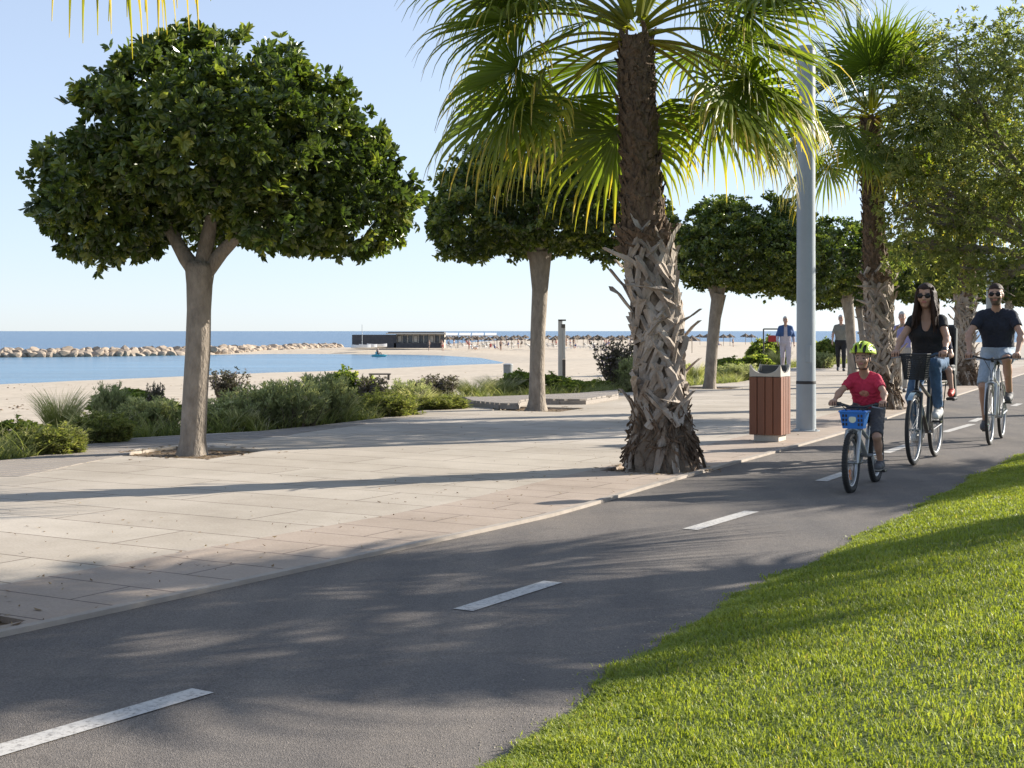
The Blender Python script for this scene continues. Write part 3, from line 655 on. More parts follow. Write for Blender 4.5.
def fan_palm(label, base, lean, seed, nfr=30, fronds=None, group='fan palms along the cycle path', zbound=2.22, ztop=3.75, rz=0.0, clear=False, stiff=1.0, el0=84, rb=1.0, elr=104):
    rg = np.random.default_rng(seed); t = thing('palm_tree', label, 'palm', (base[0], base[1], base[2] if len(base) > 2 else -.055), rz, group)
    cx = lambda z: np.interp(z, [q[0] for q in lean], [q[1] for q in lean])
    rad = lambda z: np.interp(z, [0, .12, .3, .5, .62, 1.2, 2.1, 2.3, 3.0, ztop], [.32, .31, .28, .245, .205, .186, .190, .195, .165, .15])
    mb = MB(); zs = np.linspace(0, zbound, 30); n = 28; vs = []; fs = []
    for i, z in enumerate(zs):
        for j in range(n):
            th = 2 * math.pi * j / n; lump = (.035 if z < .55 else .012) * (math.sin(th * 5 + z * 7) + .7 * math.sin(th * 11 - z * 13)) + rg.normal(0, .006)
            r = rad(z) + lump; vs.append((cx(z) + r * math.cos(th), r * math.sin(th), z))
    fs = [(i * n + j, i * n + (j + 1) % n, (i + 1) * n + (j + 1) % n, (i + 1) * n + j) for i in range(len(zs) - 1) for j in range(n)]
    mb.add(vs, fs); mb.build('trunk', M_core, t, True, ang=70)
    # upper fibrous trunk
    mb = MB(); zs = np.linspace(zbound - .02, ztop + .1, 34); vs = []
    for i, z in enumerate(zs):
        for j in range(n):
            th = 2 * math.pi * j / n; r = rad(z) + .010 * math.sin(th * 9 + z * 30) + rg.normal(0, .007); vs.append((cx(z) + r * math.cos(th), r * math.sin(th), z))
    mb.add(vs, [(i * n + j, i * n + (j + 1) % n, (i + 1) * n + (j + 1) % n, (i + 1) * n + j) for i in range(len(zs) - 1) for j in range(n)])
    V = list(mb.v); 
    def shard(mb, z, th, L, w, side, out0, out1, thick, tipw=.4, mi=0, curl=0.0):
        """a flat leaf-base strap lying on the trunk"""
        secs = 5; vs = []
        for k in range(secs):
            q = k / (secs - 1); zz = z + L * math.cos(side) * q; r0 = rad(min(zz, ztop)); tt = th + L * math.sin(side) * q / r0
            r = r0 + out0 + (out1 - out0) * q ** 1.6 + curl * q * q; ww = w * (1 - (1 - tipw) * q) / 2
            # width runs across the strap direction
            dzw, dtw = -math.sin(side) * ww, math.cos(side) * ww / r0
            for sg, oo in ((-1, 0), (0, thick), (1, 0)):
                t2 = tt + dtw * sg; z2 = zz + dzw * sg; rr = r + oo
                jt = rg.normal(0, .005, 3) if k else (0, 0, 0); vs.append((cx(z2) + rr * math.cos(t2) + jt[0], rr * math.sin(t2) + jt[1], z2 + jt[2] * 2))
        b = [(3 * k + j, 3 * k + j + 1, 3 * k + j + 4, 3 * k + j + 3) for k in range(secs - 1) for j in range(2)]
        # underside
        nb = len(vs); vs2 = []
        for k in range(secs):
            a, m, c = vs[3 * k], vs[3 * k + 1], vs[3 * k + 2]; cz = (m[0] - cx(m[2]), m[1]); ln = math.hypot(*cz) or 1
            vs2.append((m[0] - cz[0] / ln * thick * 1.9, m[1] - cz[1] / ln * thick * 1.9, m[2] - .004))
        b += [(3 * k, 3 * k + 3, nb + k + 1, nb + k) for k in range(secs - 1)] + [(3 * k + 2, nb + k, nb + k + 1, 3 * k + 5) for k in range(secs - 1)]
        e = 3 * (secs - 1); b += [(e, e + 1, nb + secs - 1), (e + 1, e + 2, nb + secs - 1)]
        mb.add(vs + vs2, b, mi)
    z = zbound + .05; row = 0
    while z < ztop + .05:
        for j in range(11):
            th = 2 * math.pi * (j + .5 * (row % 2)) / 11 + rg.normal(0, .12)
            shard(mb, z + rg.normal(0, .02), th, rg.uniform(.09, .17), rg.uniform(.06, .10), rg.normal(0, .5), .0, rg.uniform(.012, .05), .012, .35)
        z += .062; row += 1
    mb.build('fibrous_trunk', M_fibre, t, False)
    # criss-cross boots
    mb = MB(); z = .50; row = 0
    while z < zbound - .22:
        for j in range(6):
            th = 2 * math.pi * (j + .5 * (row % 2)) / 6 + rg.normal(0, .07)
            for sd in (-1, 1):
                if rg.random() < .12: continue
                shard(mb, z + rg.normal(0, .045), th + rg.normal(0, .08), rg.uniform(.20, .48), rg.uniform(.06, .115), sd * rg.uniform(.26, .74), .004 + .03 * rg.random(), rg.uniform(.01, .075), rg.uniform(.020, .040), rg.uniform(.3, .75))
            if rg.random() < .30: shard(mb, z + .05, th + rg.normal(0, .2), rg.uniform(.2, .36), rg.uniform(.05, .09), rg.normal(0, .55), .02, rg.uniform(.10, .26), .022, .25)
        z += .115; row += 1
    for k in range(15):                  # base straps and root flare
        th = rg.random() * 6.28; shard(mb, .36 + rg.normal(0, .05), th, rg.uniform(.3, .42), rg.uniform(.05, .09), math.pi + rg.normal(0, .25), .015, .05, .016, .7)
    shard(mb, .50, -.35, .55, .11, math.pi - .45, .02, .16, .02, .5)
    mb.build('old_leaf_bases', M_boot, t, False)
    # shaggy ring of fibre where the clean trunk starts and at the base
    mb = MB()
    for k in range(70):
        th = rg.random() * 6.28; shard(mb, zbound - .06 + rg.normal(0, .035), th, rg.uniform(.10, .2), rg.uniform(.05, .10), rg.normal(0, .5), .02, rg.uniform(.05, .13), .012, .3)
    mb.build('fibre_ring', M_fibre, t, False); mb = MB()
    for k in range(330):
        th = rg.random() * 6.28; shard(mb, .40 + rg.normal(0, .10), th, rg.uniform(.10, .3), rg.uniform(.010, .028), (math.pi if rg.random() < .6 else 0) + rg.normal(0, .5), .0, rg.uniform(.03, .10), .006, .3)
    mb.build('base_fibre', M_fibre, t, False)
    top = (cx(ztop), 0, ztop)
    for k in range(nfr):
        if fronds and k < len(fronds): az, el, Lp, Rb, old = fronds[k]
        else:
            q = k / (nfr - 1); az = k * 2.3999 + rg.normal(0, .15); el = R(el0 - elr * q ** .9) + rg.normal(0, .09); old = max(0, q - .22) / .78
            Lp = rg.uniform(.85, 1.15) * (.72 + .40 * min(1, q * 2)); Rb = rg.uniform(.95, 1.15) * rb
        if clear and old > .12:
            df = (az + math.pi / 2 + math.pi) % (2 * math.pi) - math.pi
            if abs(df) < R(48): az += math.copysign(R(50), df)
        o = (top[0] + .09 * math.cos(az), top[1] + .09 * math.sin(az), ztop + .05 + .28 * max(0, math.sin(el)))
        V, Fc, va = frond_arrays(o, az, el, Lp, Rb, rg, old, stiff=stiff)
        npmesh('frond', V, Fc, M_palm, t, va)
    return t
LEAN1 = [(0, 0), (.6, -.02), (1.2, -.03), (1.7, -.07), (2.25, -.17), (3.6, -.24), (4.2, -.26)]
pz = (-.055,)
palm_near = fan_palm('nearest fan palm, thick criss-cross grey leaf bases on its trunk beside the cycle path', PALMS[1] + pz, LEAN1, 21, 42, ztop=4.02, clear=True)
palm_b = fan_palm('second fan palm, standing behind the child and the lamp post on the right', PALMS[2] + pz, [(0, 0), (1, .02), (2.2, -.05), (3.9, -.14), (5.2, -.16)], 33, 32, ztop=4.85)
dup(palm_b, PALMS[3] + pz, 2.0, 1.02, 'third fan palm, farthest back, its trunk between the two adult cyclists')
dup(palm_near, (PALMS[0][0] - .10, PALMS[0][1], -.055), 3.9, (.93, .93, 1.185), 'fan palm at the left end, only drooping frond tips reach into the top left corner')
LAWN_PALMS = [(9.0, 11.0), (14.8, 16.9)]
for i, (x, y) in enumerate(LAWN_PALMS):
    if i == 0: lawn_palm = fan_palm('fan palm on the lawn, nearest the camera, casting the spiky shadow over the cycle path', (x, y, .55), [(0, 0), (4, .05), (5, .06)], 57, 52, ztop=3.55, stiff=.40, el0=80, rb=.95, elr=66)
    else: dup(lawn_palm, (x, y, .55), 2.2, .95, 'fan palm on the lawn, farther along the right side of the path')

# ------------------------------------------------------------------ olive-like tree at the right
def olive(label, base, lobes, seed, N=4700):
    rg = np.random.default_rng(seed); t = thing('olive_tree', label, 'tree', base, 0)
    mb = MB(); mb.tube([(0, 0, -.1), (.03, 0, .5), (-.04, .02, 1.1), (.05, 0, 1.7)], [.19, .15, .13, .13], 14)
    ends = []
    for l in lobes:
        c = Vector(l[0]); mb.tube([(.05, 0, 1.55), Vector((0, 0, 1.7)) * .5 + c * .5 + Vector((0, 0, .1)), c], [.09, .05, .02], 8)
        for k in range(5):
            e = c + Vector(rg.normal(0, .45, 3)) * 1.0; mb.tube([c * .6 + Vector((0, 0, .7)), (c + e) / 2, e], [.03, .02, .008], 5, cap=False)
    mb.build('trunk', M_bark, t, True, ang=80)
    p, nn, ns = lobe_points(lobes, N, rg, .8, 90, (.2, .5))
    p = p + rg.normal(0, .10, p.shape)
    ax = nn * .5 + rg.normal(0, .5, nn.shape) + np.array([0, 0, .15])
    V, Fc, vr = leaf_cloud(p, ax, 8, .085, .17, rg, (.3, 1.3), .4, np.clip(rg.normal(.45, .2, len(p)), 0, 1))
    # sprigs sticking out of the crown
    npmesh('crown', V, Fc, M_olive, t, vr)
    return t
OB = (9.25, 22.3, .5); OY = 22.3
def ol(px, py, rx, ry, dy, rd): 
    x, y, z = AT(px, py, OY); s = OY / F; return ((x - OB[0], dy, z - OB[2]), (rx * s, rd, ry * s))
olive('fine-leaved grey green olive tree leaning in from the right edge', OB,
      [ol(*l) for l in ((985, 150, 80, 95, 0, 1.3), (935, 185, 52, 75, -.1, .9), (1060, 120, 95, 100, 0, 1.4), (960, 85, 50, 55, .1, .8), (1000, 225, 70, 55, -.2, 1.0), (1090, 200, 90, 80, .1, 1.2), (925, 240, 40, 48, .1, .7), (965, 270, 34, 26, -.2, .5), (905, 205, 26, 40, 0, .5), (1020, 60, 55, 42, 0, .8))], 5)
rs = np.random.default_rng(41)
M_bush = leafmat('bush_leaf', [(0, (.08, .105, .034)), (.5, (.18, .215, .06)), (.8, (.31, .32, .10)), (1, (.44, .39, .14))], 0.55, .55)
M_lav = leafmat('lavender_leaf', [(0, (.17, .19, .115)), (.5, (.34, .37, .225)), (.8, (.48, .49, .31)), (1, (.54, .50, .48))], 0.7, .62, tint=(1.3, 1.3, .75))
M_feather = leafmat('feather_grass', [(0, (.10, .13, .04)), (.5, (.22, .25, .085)), (.8, (.38, .37, .19)), (1, (.66, .60, .46))], 0.6, .55, tint=(1.3, 1.3, .7))
M_dusk = leafmat('spindly_leaf', [(0, (.06, .055, .038)), (.5, (.13, .115, .075)), (.8, (.20, .17, .13)), (1, (.32, .24, .32))], 0.7, .2)
M_lime = leafmat('lime_leaf', [(0, (.10, .15, .02)), (.5, (.22, .27, .035)), (1, (.40, .38, .06))], 0.5, .45)
M_herb = leafmat('herb_leaf', [(0, (.10, .115, .045)), (.5, (.22, .225, .08)), (.8, (.36, .33, .14)), (1, (.52, .44, .22))], 0.7, .45)
M_twig = mat('twig', (.16, .12, .085), (.08, .06, .045), 20, .9)
def blades(n, r, h, spread, wd, rg, curve=.5, plume=0.0):
    V, Fc, va = [], [], []
    for k in range(n):
        a = rg.random() * 6.28; q = r * rg.random() ** .7 * .35; az = a + rg.normal(0, .5); L = h * rg.uniform(.55, 1.08); ln = spread * rg.random() ** .8
        p = np.array([q * math.cos(a), q * math.sin(a), 0.]); d = np.array([math.cos(az) * ln, math.sin(az) * ln, 1.]); d /= np.linalg.norm(d)
        w = np.array([-math.sin(az + 1.), math.cos(az + 1.), 0]) * wd * rg.uniform(.7, 1.3); b = len(V); m = 5; v0 = rg.uniform(.1, .6); pl = rg.random() < plume
        for i in range(m + 1):
            t = i / m; ww = w * (1 - t ** 1.5 * .9) * (2.6 if pl and t > .7 else 1)
            V += [p - ww, p + ww]; va += [min(1, v0 + .35 * t + (.5 if pl and t > .7 else 0))] * 2
            p = p + d * L / m; d = d + np.array([math.cos(az), math.sin(az), -.35]) * curve * .16 * (1 + 2 * t); d /= np.linalg.norm(d)
        for i in range(m): Fc.append((b + 2 * i, b + 2 * i + 1, b + 2 * i + 3, b + 2 * i + 2))
    return V, Fc, va
def mesh_of(kind, seed):
    """a plant one metre across and one metre high, as a throw-away object"""
    rg = np.random.default_rng(seed)
    if kind == 'feather':
        V, Fc, va = blades(900, .5, 1.0, .45, .005, rg, .5, .18); return npmesh('foliage', V, Fc, M_feather, None, va), None
    if kind in ('lav', 'herb'):
        nst = 150 if kind == 'lav' else 210; P0, A0 = [], []; mb = MB()
        for k in range(nst):
            a = rg.random() * 6.28; q = .34 * rg.random() ** .6; ln = rg.random() ** .7 * .6; L = (rg.uniform(.6, 1.0) if kind == 'lav' else rg.uniform(.3, 1.1)) * (1 - .35 * (q / .34) ** 2)
            b = np.array([q * math.cos(a), q * math.sin(a), 0]); tp = b + np.array([math.cos(a) * ln * .45, math.sin(a) * ln * .45, L])
            mid = (b + tp) / 2 + rg.normal(0, .03, 3); mb.tube([b, mid, tp], [.008, .006, .003], 4, cap=False)
            for j in range(13):
                t = .22 + .78 * j / 12; P0.append(b * (1 - t) + tp * t + rg.normal(0, .012 if kind == 'lav' else .03, 3)); A0.append(tp - b + rg.normal(0, .12, 3))
        V, Fc, va = leaf_cloud(np.array(P0), np.array(A0), 7, .10, .085 if kind == 'lav' else .13, rg, (.2, .75 if kind == 'lav' else 1.1), -.1, np.clip(rg.normal(.45, .18, len(P0)), 0, .95))
        return npmesh('foliage', V, Fc, M_lav if kind == 'lav' else M_herb, None, va), mb
    if kind in ('bush', 'lime'):
        lob = [((rg.normal(0, .16), rg.normal(0, .16), .42 + rg.normal(0, .05)), (.30, .30, .36)) for _ in range(6)]
        p, nn, ns = lobe_points(lob, 1150, rg, .3, 26, (.10, .17)); ok = p[:, 2] > .02; p, nn = p[ok], nn[ok]
        spr, sax = [], []
        for k in range(60):
            i0 = rg.integers(len(p)); d = nn[i0] * .5 + np.array([0, 0, .8]) + rg.normal(0, .25, 3); d /= np.linalg.norm(d); L = rg.uniform(.06, .2)
            for j in range(4): spr.append(p[i0] + d * L * j / 3); sax.append(d)
        p = np.concatenate([p, spr]); nn = np.concatenate([nn, sax])
        V, Fc, va = leaf_cloud(p, nn + rg.normal(0, .4, nn.shape) + [0, 0, .3], 8, .085, .26, rg, (.3, 1.2), .1, np.clip(rg.normal(.42, .2, len(p)) + .15 * nn[:, 2], 0, 1))
        mb = MB()
        for k in range(10): mb.tube([(0, 0, 0), (rg.normal(0, .1), rg.normal(0, .1), .3), (rg.normal(0, .25), rg.normal(0, .25), .6)], [.014, .01, .005], 5, cap=False)
        return npmesh('foliage', V, Fc, M_lime if kind == 'lime' else M_bush, None, va), mb
    if kind == 'spindly':
        mb = MB(); P0, A0 = [], []
        for k in range(46):
            a = rg.random() * 6.28; l = rg.random() ** .8 * .42; tp = np.array([math.cos(a) * l, math.sin(a) * l, rg.uniform(.6, 1.0)]); m = tp * .5 + rg.normal(0, .04, 3)
            mb.tube([(0, 0, 0), m, tp], [.013, .009, .004], 5, cap=False)
            for j in range(22): t = .35 + .65 * j / 21; P0.append(tp * t + rg.normal(0, .03, 3)); A0.append(tp + rg.normal(0, .5, 3))
        V, Fc, va = leaf_cloud(np.array(P0), np.array(A0), 4, .065, .22, rg, (.3, 1.2), 0, rg.uniform(0, 1, len(P0)))
        return npmesh('foliage', V, Fc, M_dusk, None, va), mb
LIB = {}
for kind, cnt in (('feather', 2), ('lav', 3), ('bush', 3), ('lime', 1), ('spindly', 2), ('herb', 2)):
    LIB[kind] = []
    for c in range(cnt):
        o, mb = mesh_of(kind, 100 + len(LIB) * 10 + c); me = o.data; bpy.data.objects.remove(o)
        st = None
        if mb: so_ = mb.build('stems', M_twig); st = so_.data; bpy.data.objects.remove(so_)
        LIB[kind].append((me, st))
NAMES = {'feather': ('grass_clump', 'grass clump'), 'lav': ('lavender_shrub', 'shrub'), 'bush': ('leafy_shrub', 'shrub'), 'lime': ('lime_green_shrub', 'shrub'), 'herb': ('low_herb', 'herb'), 'spindly': ('spindly_shrub', 'shrub')}
cnt_ = {}
def plant(kind, px, py, h, wpx, label, zoff=-.06, group=None):
    b = P(px, py, zoff); s = b[1] / F; W_, H = wpx * s, h * s
    i = cnt_.get(kind, 0); cnt_[kind] = i + 1; me, st = LIB[kind][i % len(LIB[kind])]
    nm, cat = NAMES[kind]; t = thing(nm, label, cat, b, rs.random() * 6.28, group)
    t.scale = (W_, W_ * .9, H)
    link('foliage', me, t)
    if st: link('stems', st, t)
    return t
PL = [
 ('feather', 92, 441, 34, 46, 'pale dry grass clump between the low herbs left of the largest tree trunk'),
 ('feather', 240, 434, 30, 44, 'pale dry grass clump in front of the lavender mounds right of the largest tree trunk'),
 ('feather', 336, 424, 34, 46, 'pale dry grass clump at the right end of the lavender mounds'),
 ('feather', 418, 412, 26, 44, 'pale dry grass clump just left of the raised timber platform'),
 ('feather', 60, 437, 52, 62, 'pale feathery grass clump, leftmost and tallest by the deck'),
 ('lav', 110, 430, 46, 38, 'upright grey green shrub just right of the pale feathery grass clump'),
 ('spindly', 157, 428, 44, 26, 'thin bare brown shrub rising behind the low planting left of the largest tree'),
 ('herb', 52, 458, 30, 66, 'low yellow green shrub in front of the leftmost feathery grass clump'),
 ('herb', 105, 446, 32, 60, 'low yellow green shrub beside the deck edge below the rounded dark bush'),
 ('bush', 128, 424, 36, 84, 'rounded dark green bush left of the largest tree trunk'),
 ('lav', 150, 434, 38, 62, 'grey green mound touching the left side of the largest tree trunk'),
 ('bush', 20, 452, 30, 60, 'mid green bush at the far left end of the planting'),
 ('spindly', 228, 412, 42, 56, 'dark spindly shrub with purple tips standing right behind the largest tree trunk'),
 ('lav', 214, 433, 32, 66, 'low grey green mound close to the right of the largest tree trunk'),
 ('lav', 254, 431, 44, 72, 'grey green lavender mound, second to the right of the largest tree trunk'),
 ('lav', 290, 430, 52, 74, 'tallest grey green lavender mound, midway between the two big trunks'),
 ('lav', 322, 425, 50, 62, 'grey green lavender mound with pale tips leaning over the paving edge'),
 ('bush', 350, 414, 44, 52, 'tall olive green bush behind the lavender mounds'),
 ('spindly', 372, 416, 40, 44, 'brownish twiggy shrub beside the tall olive green bush'),
 ('herb', 388, 419, 26, 60, 'low yellow green shrub bordering the paving at the middle of the planting'),
 ('lav', 408, 410, 30, 52, 'small grey green shrub behind the low yellow green border'),
 ('spindly', 424, 409, 30, 40, 'small brown shrub in front of the pale sand, left of the raised timber platform'),
 ('spindly', 440, 405, 30, 50, 'dark brownish green shrub at the left end of the raised timber platform'),
 ('herb', 440, 412, 16, 54, 'very low yellow green plant at the foot of the raised timber platform'),
 ('feather', 474, 401, 25, 50, 'light green grass clump behind the raised timber platform'),
 ('feather', 500, 399, 26, 48, 'light green grass clump close to the left of the second round tree trunk'),
 ('bush', 520, 398, 28, 42, 'dark green bush right behind the second round tree trunk'),
 ('bush', 558, 398, 22, 54, 'low dark bush at the foot of the pale wooden post'),
 ('feather', 582, 394, 12, 40, 'short grass clump right of the pale wooden post'),
 ('lime', 593, 394, 15, 26, 'bright lime green plant between the wooden post and the nearest palm'),
 ('spindly', 615, 393, 52, 58, 'tall shrub with lavender coloured tips against the left of the nearest palm trunk'),
 ('lav', 640, 394, 40, 50, 'grey green shrub half hidden behind the nearest palm trunk'),
 ('feather', 694, 385, 25, 30, 'light green grass clump between the nearest palm and the third round tree'),
 ('bush', 676, 384, 24, 34, 'dark shrub peeking out from the right of the nearest palm trunk'),
 ('bush', 728, 379, 22, 40, 'rounded dark green bush right of the third round tree trunk'),
 ('lav', 738, 382, 18, 48, 'pale grey green mound in front of the rounded bush near the litter bin'),
 ('bush', 752, 375, 20, 36, 'dark bush behind the litter bin'),
 ('bush', 768, 368, 30, 38, 'tall dark bush under the red sign panel'),
 ('feather', 778, 371, 24, 26, 'pale green grass clump below the man in the blue waistcoat'),
 ('bush', 826, 362, 24, 24, 'light green bush between the lamp post and the man in dark trousers'),
 ('lav', 822, 370, 18, 26, 'small grey green shrub at the right of the near lamp post'),
]
for a in PL: plant(*a)
# low herbs between the shrubs: nobody could count these
def herbs():
    V, Fc, va = [], [], []
    pl = np.array(spline([tuple(p) for p in DECK_EDGE], 6)); seg = np.linalg.norm(np.diff(pl, axis=0), axis=1); S_ = np.concatenate([[0], np.cumsum(seg)])
    s0, s1 = np.interp(9, pl[:, 1], S_), np.interp(58, pl[:, 1], S_)
    for k in range(4600):
        s = s0 + (s1 - s0) * rs.random() ** 1.5; x, y = np.interp(s, S_, pl[:, 0]), np.interp(s, S_, pl[:, 1]); i = min(len(seg) - 1, np.searchsorted(S_, s) - 1); t = (pl[i + 1] - pl[i]) / seg[i]
        d = .03 + abs(rs.normal(0, .9)); X, Y = x - t[1] * d, y + t[0] * d
        v, f, a = blades(12, .14, rs.uniform(.10, .55), 1.1, .006, rs, .9)
        z = -.02 - .09 * d; b = len(V); V += [(p[0] + X, p[1] + Y, p[2] + z) for p in v]; Fc += [tuple(q + b for q in g) for g in f]; va += list(np.clip(np.array(a) + rs.normal(-.05, .15), 0, 1))
    o = npmesh('ground_cover', V, Fc, M_feather, var=va); tag(o, 'low dry green ground cover filling the planting strip between the shrubs', 'ground cover', kind='stuff')
herbs()

pb = np.array(spline([tuple(p) for p in DECK_EDGE], 6)); tn_ = np.gradient(pb, axis=0); tn_ /= np.linalg.norm(tn_, axis=1)[:, None]; pp_ = []
for k in range(5200):
    i = rs.integers(8, len(pb) - 10); d = 2.5 + 46 * rs.random() ** 1.6; f_ = rs.random(); q = pb[i] + rs.normal(0, .8, 2); pp_.append((q[0] - tn_[i, 1] * d, q[1] + tn_[i, 0] * d, float(np.interp(d, [0, 1.5, 4, 9, 30, 60], [-.22, -.24, -.32, -.58, -1.22, -2.15]))))
scatter('beach_debris', 'scattered pebbles and dry seaweed bits over the pale sand behind the planting', 'pebbles', pp_, .02, .09, M_litter)
re_ = np.random.default_rng(77)
# ------------------------------------------------------------------ breakwater boulders
M_rock = mat('beige_boulder', (.46, .38, .29), (.26, .20, .15), .5, .95, bump=.6, bscale=3)
M_rockwet = mat('breakwater_core', (.40, .33, .25), (.24, .19, .14), .5, .9)
def rock_mesh(seed):
    import bmesh
    rg = np.random.default_rng(seed); bm = bmesh.new(); bmesh.ops.create_icosphere(bm, subdivisions=2, radius=.5)
    pl = rg.normal(size=(9, 3)); pl /= np.linalg.norm(pl, axis=1)[:, None]; off = rg.uniform(.28, .44, 9)
    for v in bm.verts:
        c = np.array(v.co)
        for n, o in zip(pl, off):
            q = c @ n - o
            if q > 0: c = c - n * q
        v.co = c * 1.15
    me = bpy.data.meshes.new('boulder'); bm.to_mesh(me); bm.free(); me.materials.append(M_rock); return me
ROCKS = [rock_mesh(s) for s in range(6)]
line = spline([W(-150, 358.4), W(-60, 357.6), W(22, 357), W(120, 356), W(200, 354.6), W(280, 352.4), W(335, 350.2)], 20)
Lr = np.concatenate([[0], np.cumsum(np.linalg.norm(np.diff(line, axis=0), axis=1))])
core = np.array([(np.interp(s, Lr, line[:, 0]), np.interp(s, Lr, line[:, 1])) for s in np.linspace(0, Lr[-1], 60)])
cm = MB(); nn_ = len(core)
O = [offset(core, d) for d in (2.2, .6, -2.0, -4.2)]; zz = (WZ - .8, WZ + .85, WZ + .9, WZ - .8)
cm.add([(p[0], p[1], z) for o, z in zip(O, zz) for p in o], [(r * nn_ + i, r * nn_ + i + 1, (r + 1) * nn_ + i + 1, (r + 1) * nn_ + i) for r in range(3) for i in range(nn_ - 1)])
tag(cm.build('breakwater_core', M_rockwet), kind='structure')
for k in range(285):
    s = Lr[-1] * (k + re_.random()) / 285; row = k % 3
    c = (np.interp(s, Lr, line[:, 0]), np.interp(s, Lr, line[:, 1])); i = min(len(line) - 2, int(np.searchsorted(Lr, s)) - 1); t = line[i + 1] - line[i]; t = t / np.linalg.norm(t)
    d = (1.9, 1.1, .1)[row] + re_.normal(0, .25); z = WZ + (.15, .60, .88)[row] + re_.normal(0, .06)
    o = link('boulder', ROCKS[k % 6], None, (c[0] + t[1] * d, c[1] - t[0] * d, z)); q = re_.uniform(1.35, 2.0)
    o.scale = (q * re_.uniform(1.0, 1.5), q, q * re_.uniform(.55, .72)); o.rotation_euler = tuple(re_.uniform(0, 6.28, 3) * (.07, .07, 1))
    tag(o, 'beige boulder in the long breakwater between the lagoon and the open sea', 'boulder', 'boulders of the breakwater')

# ------------------------------------------------------------------ beach bar
def terr_z(x, y): return float(np.interp(polydist(np.array([x]), np.array([y]), list(DECK_EDGE) + [(400, 130), (400, -12)])[0][0], [0, 1.5, 4, 9, 30, 60, 200, 600], [-.22, -.24, -.32, -.58, -1.05, -1.5, -1.9, -1.95]))
M_dkwood = mat('dark_grey_cladding', (.085, .085, .09), (.05, .05, .055), 1.5, .8)
M_white = mat('white_canvas', (.80, .80, .78), (.70, .70, .68), 2, .7)
M_glass = mat('window_glass', (.10, .12, .13), (.06, .07, .08), 1, .1)
M_cream = mat('cream_render', (.62, .57, .48), (.54, .50, .42), 1, .8)
M_metal = mat('galvanised_metal', (.42, .44, .45), (.34, .36, .37), 4, .45, metal=.6)
BY = 262.0; bx0, by0 = AT(352, 348, BY)[0], BY
bz = -1.9; s_ = BY / F
t = thing('beach_bar', 'low dark beach bar building with white awnings across the lagoon', 'building', (bx0, BY, bz))
def bb(name, x0, x1, y0, y1, z0, z1, m, parent=t, bev=0):
    mb = MB(); mb.box(((x0 + x1) / 2, (y0 + y1) / 2, (z0 + z1) / 2), (abs(x1 - x0), abs(y1 - y0), abs(z1 - z0)), bev=bev); return mb.build(name, m, parent)
wpx = lambda px: (px - 352) * s_
bb('wall', 0, wpx(396), 0, 6, 0, 2.5, M_dkwood)
bb('wall', wpx(396) + .02, wpx(444), 1.2, 7, 0, 2.6, M_cream)
rf = bb('roof', wpx(386), wpx(446), -.4, 7.6, 2.62, 2.86, M_cream); bb('parapet', wpx(388), wpx(444), 0, 7, 2.862, 3.05, M_dkwood, rf)
bb('counter', wpx(394), wpx(443), 0, .5, 0, .95, M_dkwood)
for k in range(9):
    x = wpx(397 + k * 5.4); w_ = bb('window', x, x + .75, 1.1, 1.198, 1.0, 2.35, M_dkwood); bb('pane', x + .08, x + .67, 1.06, 1.098, 1.08, 2.27, M_glass if k % 3 else M_cream, w_)
for k in range(7): bb('post', wpx(396) + k * 1.48, wpx(396) + k * 1.48 + .1, -.1, 0.0, .955, 2.6, M_dkwood)
aw = MB()
for k in range(4):
    x0, x1 = wpx(446 + k * 13), wpx(446 + k * 13 + 11.5); aw.add([(x0, 0, 2.45), (x1, 0, 2.45), (x1, 2.5, 2.85), (x0, 2.5, 2.85), (x0, 0, 2.25), (x1, 0, 2.25)], [(0, 1, 2, 3), (4, 5, 1, 0)])
aw.build('awning', M_white, t)
for k in range(5): bb('awning_post', wpx(445 + k * 13), wpx(445 + k * 13) + .09, 0, .09, 0, 2.45, M_metal)
# boats pulled up by the bar
M_hull = mat('white_boat_hull', (.78, .79, .80), (.66, .68, .70), 2, .4); M_blue = mat('blue_paint', (.03, .14, .42), (.02, .10, .30), 3, .4); M_red = mat('red_paint', (.48, .04, .035), (.36, .03, .025), 3, .5)
def boat(px, py, Y, L, label, m_in, mast=0.0, hull=None):
    x, y, z = AT(px, py, Y); t = thing('small_boat', label, 'boat', (x, y, z), R(8))
    mb = MB(); rings = []; n = 9
    for i in range(n):
        q = i / (n - 1); wv = .75 * math.sin(math.pi * (.12 + .88 * (1 - q) ** .0 * (1 - abs(2 * q - .85) ** 2.4 * .8))) if False else .7 * (1 - abs(2 * q - 1) ** 2.6); wv = max(wv, .06)
        xx = (q - .5) * L; rings.append([(xx, -wv, .62 + .12 * (2 * q - 1) ** 2), (xx, -wv * .75, .2), (xx, 0, .0 + .1 * (2 * q - 1) ** 2), (xx, wv * .75, .2), (xx, wv, .62 + .12 * (2 * q - 1) ** 2)])
    mb.add([p for r in rings for p in r], [(i * 5 + j, i * 5 + j + 1, (i + 1) * 5 + j + 1, (i + 1) * 5 + j) for i in range(n - 1) for j in range(4)])
    mb.build('hull', hull or M_hull, t, True)
    mb = MB(); mb.add([(r[0][0], r[0][1] * .9, .5) for r in rings] + [(r[4][0], r[4][1] * .9, .5) for r in rings], [(i, i + 1, n + i + 1, n + i) for i in range(n - 1)]); mb.build('deck_cover', m_in, t)
    if mast:
        mb = MB(); mb.tube([(.2, 0, .3), (.2, 0, mast)], .05, 6); mb.build('mast', M_metal, t)
    return t
boat(361, 348.6, 245, 3.4, 'white dinghy with a tall mast, leftmost on the sand by the bar', M_hull, 4.2)
boat(368, 348.2, 250, 3.2, 'white dinghy with a blue cover between the two others', M_blue)
